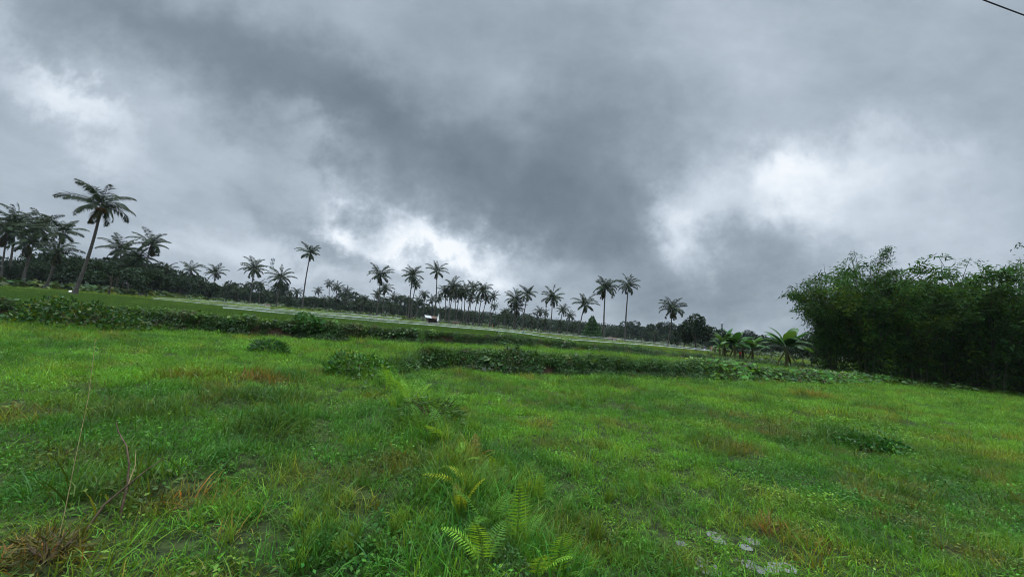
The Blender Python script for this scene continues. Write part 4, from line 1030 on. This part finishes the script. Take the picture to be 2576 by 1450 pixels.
fern(1080, 1045, [(150, 68, .7, 45, .10, GD), (60, 66, .75, 50, .10, GD), (-60, 62, .6, 55, .10, GD), (10, 58, .6, 55, .10, (.7, .6, .6)), (-120, 60, .5, 50, .09, GD)], 'dark thicket of fern fronds upper part of the bund')
fern(1135, 1070, [(-30, 70, .5, 60, .08, BRN), (30, 60, .4, 60, .07, BRN)], 'brown withered fern right of the dark thicket')
fern(1195, 1165, [(100, 70, .36, 60, .07, BRN), (-40, 60, .34, 60, .07, BRN)], 'reddish dead fern in the middle of the bund')
fern(985, 985, [(-100, 66, .8, 50, .11, G), (170, 60, .7, 55, .10, GD), (30, 60, .6, 55, .1, GD)], 'fern farthest up the bund, below the leafy shrub')
fern(1240, 1200, [(-100, 75, .34, 50, .06, (1.2, 1.05, 1)), (150, 55, .3, 50, .06, G)], 'small light fern above the dark blue green one')

for X, Y, c, L, k in [(1225, 1330, GD, .34, 4), (1150, 1180, G, .30, 3), (1060, 1090, GD, .45, 5), (1300, 1220, GD, .34, 4), (1160, 1300, GY, .26, 3), (1420, 1300, GD, .28, 3), (1030, 1030, G, .55, 4)]:
    a0 = rng.uniform(0, 360); lab = {1225: 'dark fern beside the yellow green one', 1150: 'small green fern above the yellow frond', 1060: 'dark fern at the left of the thicket', 1300: 'dark fern behind the upright frond', 1160: 'yellowing small fern left of the bottom ferns', 1420: 'small dark fern right of the upright frond', 1030: 'green fern at the top left of the thicket'}[X]
    fern(X, Y, [(a0 + 360 / k * q + rng.uniform(-25, 25), rng.uniform(50, 78), L * rng.uniform(.8, 1.15), rng.uniform(40, 75), L * .19, (.8, .42, .5) if rng.uniform() < .2 else c) for q in range(k)], lab)

def twigs():
    def pl(pts, D):  return np.array([at(X, Y, d) for (X, Y), d in zip(pts, D)])
    A = pl([(292, 1352), (308, 1270), (320, 1220), (325, 1165), (318, 1120), (298, 1085), (292, 1060)], [2.55, 2.6, 2.62, 2.65, 2.68, 2.72, 2.76]); x, y = A[0][:2]; z = float(H(x, y)); o = np.array([x, y, z]); A[0][2] = z - .02
    root = thing('dead_twig', o, 'bare brown twig forking upward in the grass at the lower left', 'twig'); mb = MB(); tube(mb, A - o, np.linspace(.008, .0025, 7), 6); mb.obj('stem', M['twig'], root)
    Bn = pl([(323, 1215), (340, 1170), (342, 1130)], [2.62, 2.66, 2.7]); mb = MB(); tube(mb, Bn - o, [.004, .003, .0015], 5); mb.obj('branch', M['straw'], root)
    Cn = pl([(312, 1110), (300, 1125), (296, 1140)], [2.69, 2.7, 2.7]); mb = MB(); tube(mb, Cn - o, [.003, .002, .001], 5); mb.obj('branch', M['twig'], root)
    A = pl([(205, 1340), (262, 1268), (322, 1218), (372, 1178), (415, 1150)], [2.4, 2.5, 2.58, 2.62, 2.7]); x, y = A[0][:2]; z = float(H(x, y)); o = np.array([x, y, z]); A[0][2] = z - .02
    root = thing('dead_twig', o, 'bare brown twig slanting right across the forked twig', 'twig'); mb = MB(); tube(mb, A - o, np.linspace(.008, .002, 5), 6); mb.obj('stem', M['twig'], root)
    A = pl([(130, 1420), (160, 1300), (190, 1150), (222, 1000), (232, 920), (240, 850)], [2.2, 2.25, 2.3, 2.4, 2.45, 2.5]); x, y = A[0][:2]; z = float(H(x, y)); o = np.array([x, y, z]); A[0][2] = z - .02
    root = thing('dry_stalk', o, 'thin pale dry stalk rising from the brown tuft at the left', 'stalk'); mb = MB(); tube(mb, A - o, np.linspace(.0022, .0008, 6), 5); mb.obj('stem', M['straw'], root)
twigs()

def bush(X, Y, w, h, n, ll, lw, col, label, name='shrub', D=None, yellow=0.):
    if D is None: x, y = onground(X, Y)
    else: x, y = at(X, Y, D)[:2]
    z = float(H(x, y)); root = thing(name, (x, y, z - .03), label, 'shrub')
    mb = MB(); th = rng.uniform(0, 6.283, n); ph = rng.uniform(0, 1, n); rr = rng.uniform(.35, 1, n) ** .5
    p = np.stack([w * rr * np.cos(th) * np.sqrt(1 - .8 * ph ** 2), w * .7 * rr * np.sin(th) * np.sqrt(1 - .8 * ph ** 2), h * ph * (.6 + .4 * vnoise(np.cos(th) * 2 + 3, np.sin(th) * 2 + 3, 8))], 1)
    d = p * np.array([1, 1, .5]) / w + rng.normal(0, .6, (n, 3)); c = tones(n, .5, 1.5, .2) * np.array(col)
    yk = rng.uniform(0, 1, n) < yellow; c[yk] = c[yk] * np.array([2.8, 1.5, .6])
    leaves(mb, p, d, ll * rng.uniform(.6, 1.3, n), lw * rng.uniform(.7, 1.2, n), c, fold=.1)
    mb.obj('foliage', M['banana'], root)
    mb = MB()
    for k in range(7):
        a = k * .9; tube(mb, [(0, 0, 0), (w * .3 * math.cos(a), w * .25 * math.sin(a), h * .5), (w * .6 * math.cos(a), w * .5 * math.sin(a), h * .85)], [.012, .008, .003], 5)
    mb.obj('stem', M['twig'], root)
bush(675, 886, .62, .42, 900, .16, .03, (.6, .8, .8), 'dark heap of cut greenery alone in the left field')
bush(900, 945, .9, .62, 1300, .11, .06, (1.3, 1.35, 1.0), 'leafy shrub at the left end of the low bank')
bush(2190, 1118, .66, .15, 1500, .075, .055, (.75, .95, .8), 'dark patch of heart leaved creeper in the right field')
bush(200, 822, 2.3, 1.15, 2600, .16, .08, (.75, .75, .7), 'straggly shrub with yellow leaves on the left bank', yellow=.16)
bush(2340, 945, .5, .9, 380, .2, .13, (1.3, 1.3, 1), 'leafy sapling standing up from the creepers before the bamboo')
bush(770, 838, .8, .8, 600, .2, .09, (1.0, 1.2, 1.2), 'glossy leaved plant on the long bank left of centre')
bush(1085, 1058, .50, .36, 800, .11, .014, (1.15, 1.0, .7), 'olive tangled weed thicket on the bund among the ferns')
bush(118, 1425, .17, .16, 420, .09, .007, (2.0, .62, .7), 'brown dry tuft at the foot of the pale stalk', 'dry_tuft')
bush(1255, 1262, .28, .2, 700, .06, .014, (.7, .75, .6), 'low dark weed thicket lower down the bund')
bush(1060, 872, .25, .6, 120, .3, .03, (1.2, 1.2, 1.0), 'arching pale green weed on the middle bund')

# ------------------------------------------------------------------ sky: storm cloud over the front, unseen part overhead and behind brightened
def lin(c): return tuple((v / 255 / 12.92) if v / 255 <= .04045 else ((v / 255 + .055) / 1.055) ** 2.4 for v in c)
SUN_EL, SUN_AZ = R(76), R(20)          # high behind the cloud, a little ahead
def sky():
    w = bpy.data.worlds.new('World'); scene.world = w; w.use_nodes = True; nt = w.node_tree; N, L = nt.nodes, nt.links; N.clear()
    out = N.new('ShaderNodeOutputWorld'); tc = N.new('ShaderNodeTexCoord')
    def math_(op, a, b=None, c=None, clamp=False):
        n = N.new('ShaderNodeMath'); n.operation = op; n.use_clamp = clamp
        for i, v in enumerate((a, b, c)):
            if v is None: continue
            if isinstance(v, (int, float)): n.inputs[i].default_value = v
            else: L.new(v, n.inputs[i])
        return n.outputs[0]
    def maprange(v, a, b, c, d, smooth=True):
        n = N.new('ShaderNodeMapRange'); n.interpolation_type = 'SMOOTHSTEP' if smooth else 'LINEAR'
        for i, q in enumerate((a, b, c, d)): n.inputs[i + 1].default_value = q
        L.new(v, n.inputs[0]); return n.outputs[0]
    sp = N.new('ShaderNodeSeparateXYZ'); L.new(tc.outputs['Generated'], sp.inputs[0]); x, y, z = sp.outputs
    # cloud-deck coordinates: features shrink towards the horizon as a real layer does
    zz = math_('ADD', math_('MAXIMUM', z, 0.0), .22); cx, cy = math_('DIVIDE', x, zz), math_('DIVIDE', y, zz)
    deck = N.new('ShaderNodeCombineXYZ'); L.new(cx, deck.inputs[0]); L.new(cy, deck.inputs[1])
    def noise(vec, scale, detail, rough=.55, off=(0, 0, 0), st=(1, 1, 1), rot=0):
        mp = N.new('ShaderNodeMapping'); mp.inputs['Location'].default_value = off; mp.inputs['Scale'].default_value = st; mp.inputs['Rotation'].default_value = (0, 0, rot); L.new(vec, mp.inputs[0])
        n = N.new('ShaderNodeTexNoise'); n.inputs['Scale'].default_value = scale; n.inputs['Detail'].default_value = detail; n.inputs['Roughness'].default_value = rough; L.new(mp.outputs[0], n.inputs['Vector']); return n
    # direction in front (x/y, z/y), bent by noise so that every bank of cloud gets a ragged edge
    yy = math_('MAXIMUM', y, .12); u, v = math_('DIVIDE', x, yy), math_('DIVIDE', z, yy)
    uv = N.new('ShaderNodeCombineXYZ'); L.new(u, uv.inputs[0]); L.new(v, uv.inputs[1])
    wn = noise(uv.outputs[0], 2.2, 6, .58); sub = N.new('ShaderNodeVectorMath'); sub.operation = 'SUBTRACT'; L.new(wn.outputs['Color'], sub.inputs[0]); sub.inputs[1].default_value = (.5, .5, .5)
    sc = N.new('ShaderNodeVectorMath'); sc.operation = 'SCALE'; L.new(sub.outputs[0], sc.inputs[0]); sc.inputs['Scale'].default_value = .50
    wv = N.new('ShaderNodeVectorMath'); wv.operation = 'ADD'; L.new(uv.outputs[0], wv.inputs[0]); L.new(sc.outputs[0], wv.inputs[1]); wn2 = noise(uv.outputs[0], 8, 7, .62, (4, 4, 0)); s2 = N.new('ShaderNodeVectorMath'); s2.operation = 'SUBTRACT'; L.new(wn2.outputs['Color'], s2.inputs[0]); s2.inputs[1].default_value = (.5, .5, .5); s3 = N.new('ShaderNodeVectorMath'); s3.operation = 'MULTIPLY_ADD'; L.new(s2.outputs[0], s3.inputs[0]); s3.inputs[1].default_value = (.20, .20, 0); L.new(wv.outputs[0], s3.inputs[2]); UV = s3.outputs[0]
    lobes = [ # print position, half sizes (print px), turn (deg, clockwise on the print), weight
        (560, 140, 520, 130, 20, -.19), (950, 320, 420, 120, 24, -.17), (300, 40, 260, 80, 5, -.06), (1470, 420, 200, 180, 0, -.24), (1250, 470, 260, 90, 20, -.09), (1550, 540, 160, 70, 0, -.10),
        (1500, 230, 150, 200, 0, -.10), (1250, 230, 110, 110, 60, .06), (1280, 40, 260, 70, 0, -.04), (1850, 80, 260, 130, 30, .10), (1830, 260, 180, 80, -35, .02), (2100, 280, 260, 60, -20, -.03),
        (2030, 440, 240, 120, -25, .20), (1960, 440, 120, 60, -30, .12), (2350, 430, 200, 80, 0, .15), (2150, 560, 330, 110, 0, .12), (1720, 600, 60, 120, -10, .24), (1790, 560, 130, 50, -20, .14), (1880, 650, 150, 90, 0, -.12),
        (130, 210, 240, 45, 40, .17), (200, 260, 100, 40, 40, .09), (30, 420, 140, 40, 20, .06), (500, 380, 300, 70, 22, .10), (330, 420, 380, 120, 20, .08), (760, 340, 70, 30, 30, .12), (850, 480, 220, 40, 30, .14),
        (820, 585, 260, 42, 16, -.17), (350, 520, 300, 40, 10, -.07), (1090, 610, 170, 42, 5, .24), (1210, 600, 60, 50, 30, .17), (880, 555, 70, 30, 20, .32), (1110, 640, 90, 28, 0, .24), (1000, 700, 300, 50, 5, .18), (620, 650, 260, 50, 5, .12),
        (1350, 660, 160, 40, 5, .14), (1650, 740, 260, 60, 5, -.09), (1850, 770, 280, 80, 0, -.15), (2450, 620, 200, 120, 0, .06), (0, 700, 300, 80, 0, .04)]
    acc = None
    for X, Y, a, b, ang, wt in lobes:
        d = ray(X, Y); c0 = np.array([d[0] / d[1], d[2] / d[1]]); d1 = ray(X + 10, Y); k = np.linalg.norm(np.array([d1[0] / d1[1], d1[2] / d1[1]]) - c0) / 10
        mp = N.new('ShaderNodeMapping'); mp.vector_type = 'TEXTURE'; mp.inputs['Location'].default_value = (c0[0], c0[1], 0); mp.inputs['Rotation'].default_value = (0, 0, -R(ang) - ROLL); mp.inputs['Scale'].default_value = (a * k * 1.15, b * k * 1.15, 1)
        L.new(UV, mp.inputs[0]); ln = N.new('ShaderNodeVectorMath'); ln.operation = 'DOT_PRODUCT'; L.new(mp.outputs[0], ln.inputs[0]); L.new(mp.outputs[0], ln.inputs[1])
        e = math_('POWER', 2.71828, math_('MULTIPLY', ln.outputs['Value'], -1.0)); t = math_('MULTIPLY', e, wt); acc = t if acc is None else math_('ADD', acc, t)
    front = maprange(y, .05, .3, 0, 1); acc = math_('MULTIPLY', acc, math_('MULTIPLY', front, 1.22))
    n1 = noise(deck.outputs[0], .9, 9, .55, (3, 1, 0), (1.3, .55, 1), R(-35)); n2 = noise(uv.outputs[0], 4.0, 8, .6, (1, 7, 0), (.8, 1.4, 1), R(20)); n3 = noise(deck.outputs[0], 3.2, 8, .6, (8, 2, 0), (1.2, .6, 1), R(-35))
    tex = math_('ADD', math_('ADD', math_('MULTIPLY', math_('SUBTRACT', n1.outputs[0], .5), .34), math_('MULTIPLY', math_('SUBTRACT', n2.outputs[0], .5), .30)), math_('MULTIPLY', math_('SUBTRACT', n3.outputs[0], .5), .22))
    val = math_('ADD', math_('ADD', acc, tex), .495)
    rp = N.new('ShaderNodeValToRGB'); e = rp.color_ramp.elements; e[0].position = .0; e[0].color = (*lin((104, 117, 130)), 1); e[1].position = 1.0; e[1].color = (*lin((246, 250, 254)), 1)
    for p, c in [(.2, (126, 139, 151)), (.42, (152, 165, 177)), (.62, (178, 190, 202)), (.8, (208, 219, 230)), (.92, (232, 240, 248))]:
        q = e.new(p); q.color = (*lin(c), 1)
    L.new(val, rp.inputs[0])
    # extra brightness added to the unseen sky overhead and behind, to light the fields
    gain = math_('ADD', maprange(y, .25, -.55, .84, 1.3), maprange(z, .72, .90, 0, 8.5))
    bg = N.new('ShaderNodeBackground'); L.new(rp.outputs[0], bg.inputs[0]); L.new(gain, bg.inputs[1])
    st = N.new('ShaderNodeTexSky'); st.sky_type = 'NISHITA'; st.sun_disc = False; st.sun_elevation = SUN_EL; st.sun_rotation = SUN_AZ; b2 = N.new('ShaderNodeBackground'); L.new(st.outputs[0], b2.inputs[0]); b2.inputs[1].default_value = .08
    mx = N.new('ShaderNodeMixShader'); mx.inputs[0].default_value = .04; L.new(bg.outputs[0], mx.inputs[1]); L.new(b2.outputs[0], mx.inputs[2]); L.new(mx.outputs[0], out.inputs[0])
    w.cycles.sampling_method = 'MANUAL'; w.cycles.sample_map_resolution = 512
sky()
sun = bpy.data.lights.new('sun', 'SUN'); sun.energy = 1.5; sun.angle = R(25); sun.color = (1, .97, .92)
so = link('sun', sun); dirv = Vector((math.sin(SUN_AZ) * math.cos(SUN_EL), math.cos(SUN_AZ) * math.cos(SUN_EL), math.sin(SUN_EL))); so.rotation_euler = dirv.to_track_quat('Z', 'Y').to_euler()

def haze():
    mb = MB(); box(mb, (-960, -60, -6), (960, 960, 42)); m, nt, N, L = new_mat('damp_air'); out = N.new('ShaderNodeOutputMaterial'); v = N.new('ShaderNodeVolumePrincipled')
    v.inputs['Color'].default_value = (.80, .88, 1, 1); v.inputs['Density'].default_value = .0001; v.inputs['Anisotropy'].default_value = .2; L.new(v.outputs[0], out.inputs['Volume'])
    tag(mb.obj('haze', m), 'thin damp air greying the far woods', 'haze', kind='stuff')
haze()

# ------------------------------------------------------------------ camera
cam = bpy.data.cameras.new('camera'); cam.sensor_width = 36; cam.lens = F / 1024 * 36; cam.clip_end = 8000; cam.clip_start = .05
co = link('camera', cam, None, (0, 0, CZ))
r0 = ray_uv(0, 0); rx = ray_uv(1, 0) - r0; ru = ray_uv(0, 1) - r0
co.rotation_euler = Matrix((rx, ru, -r0)).transposed().to_euler()
scene.camera = co
vs = scene.view_settings; vs.view_transform = 'Standard'; vs.look = 'None'; vs.exposure = .3; vs.gamma = 1
scene.cycles.max_bounces = 6; scene.cycles.diffuse_bounces = 3; scene.cycles.transparent_max_bounces = 12; scene.cycles.use_denoising = True; scene.cycles.filter_width = 1.0
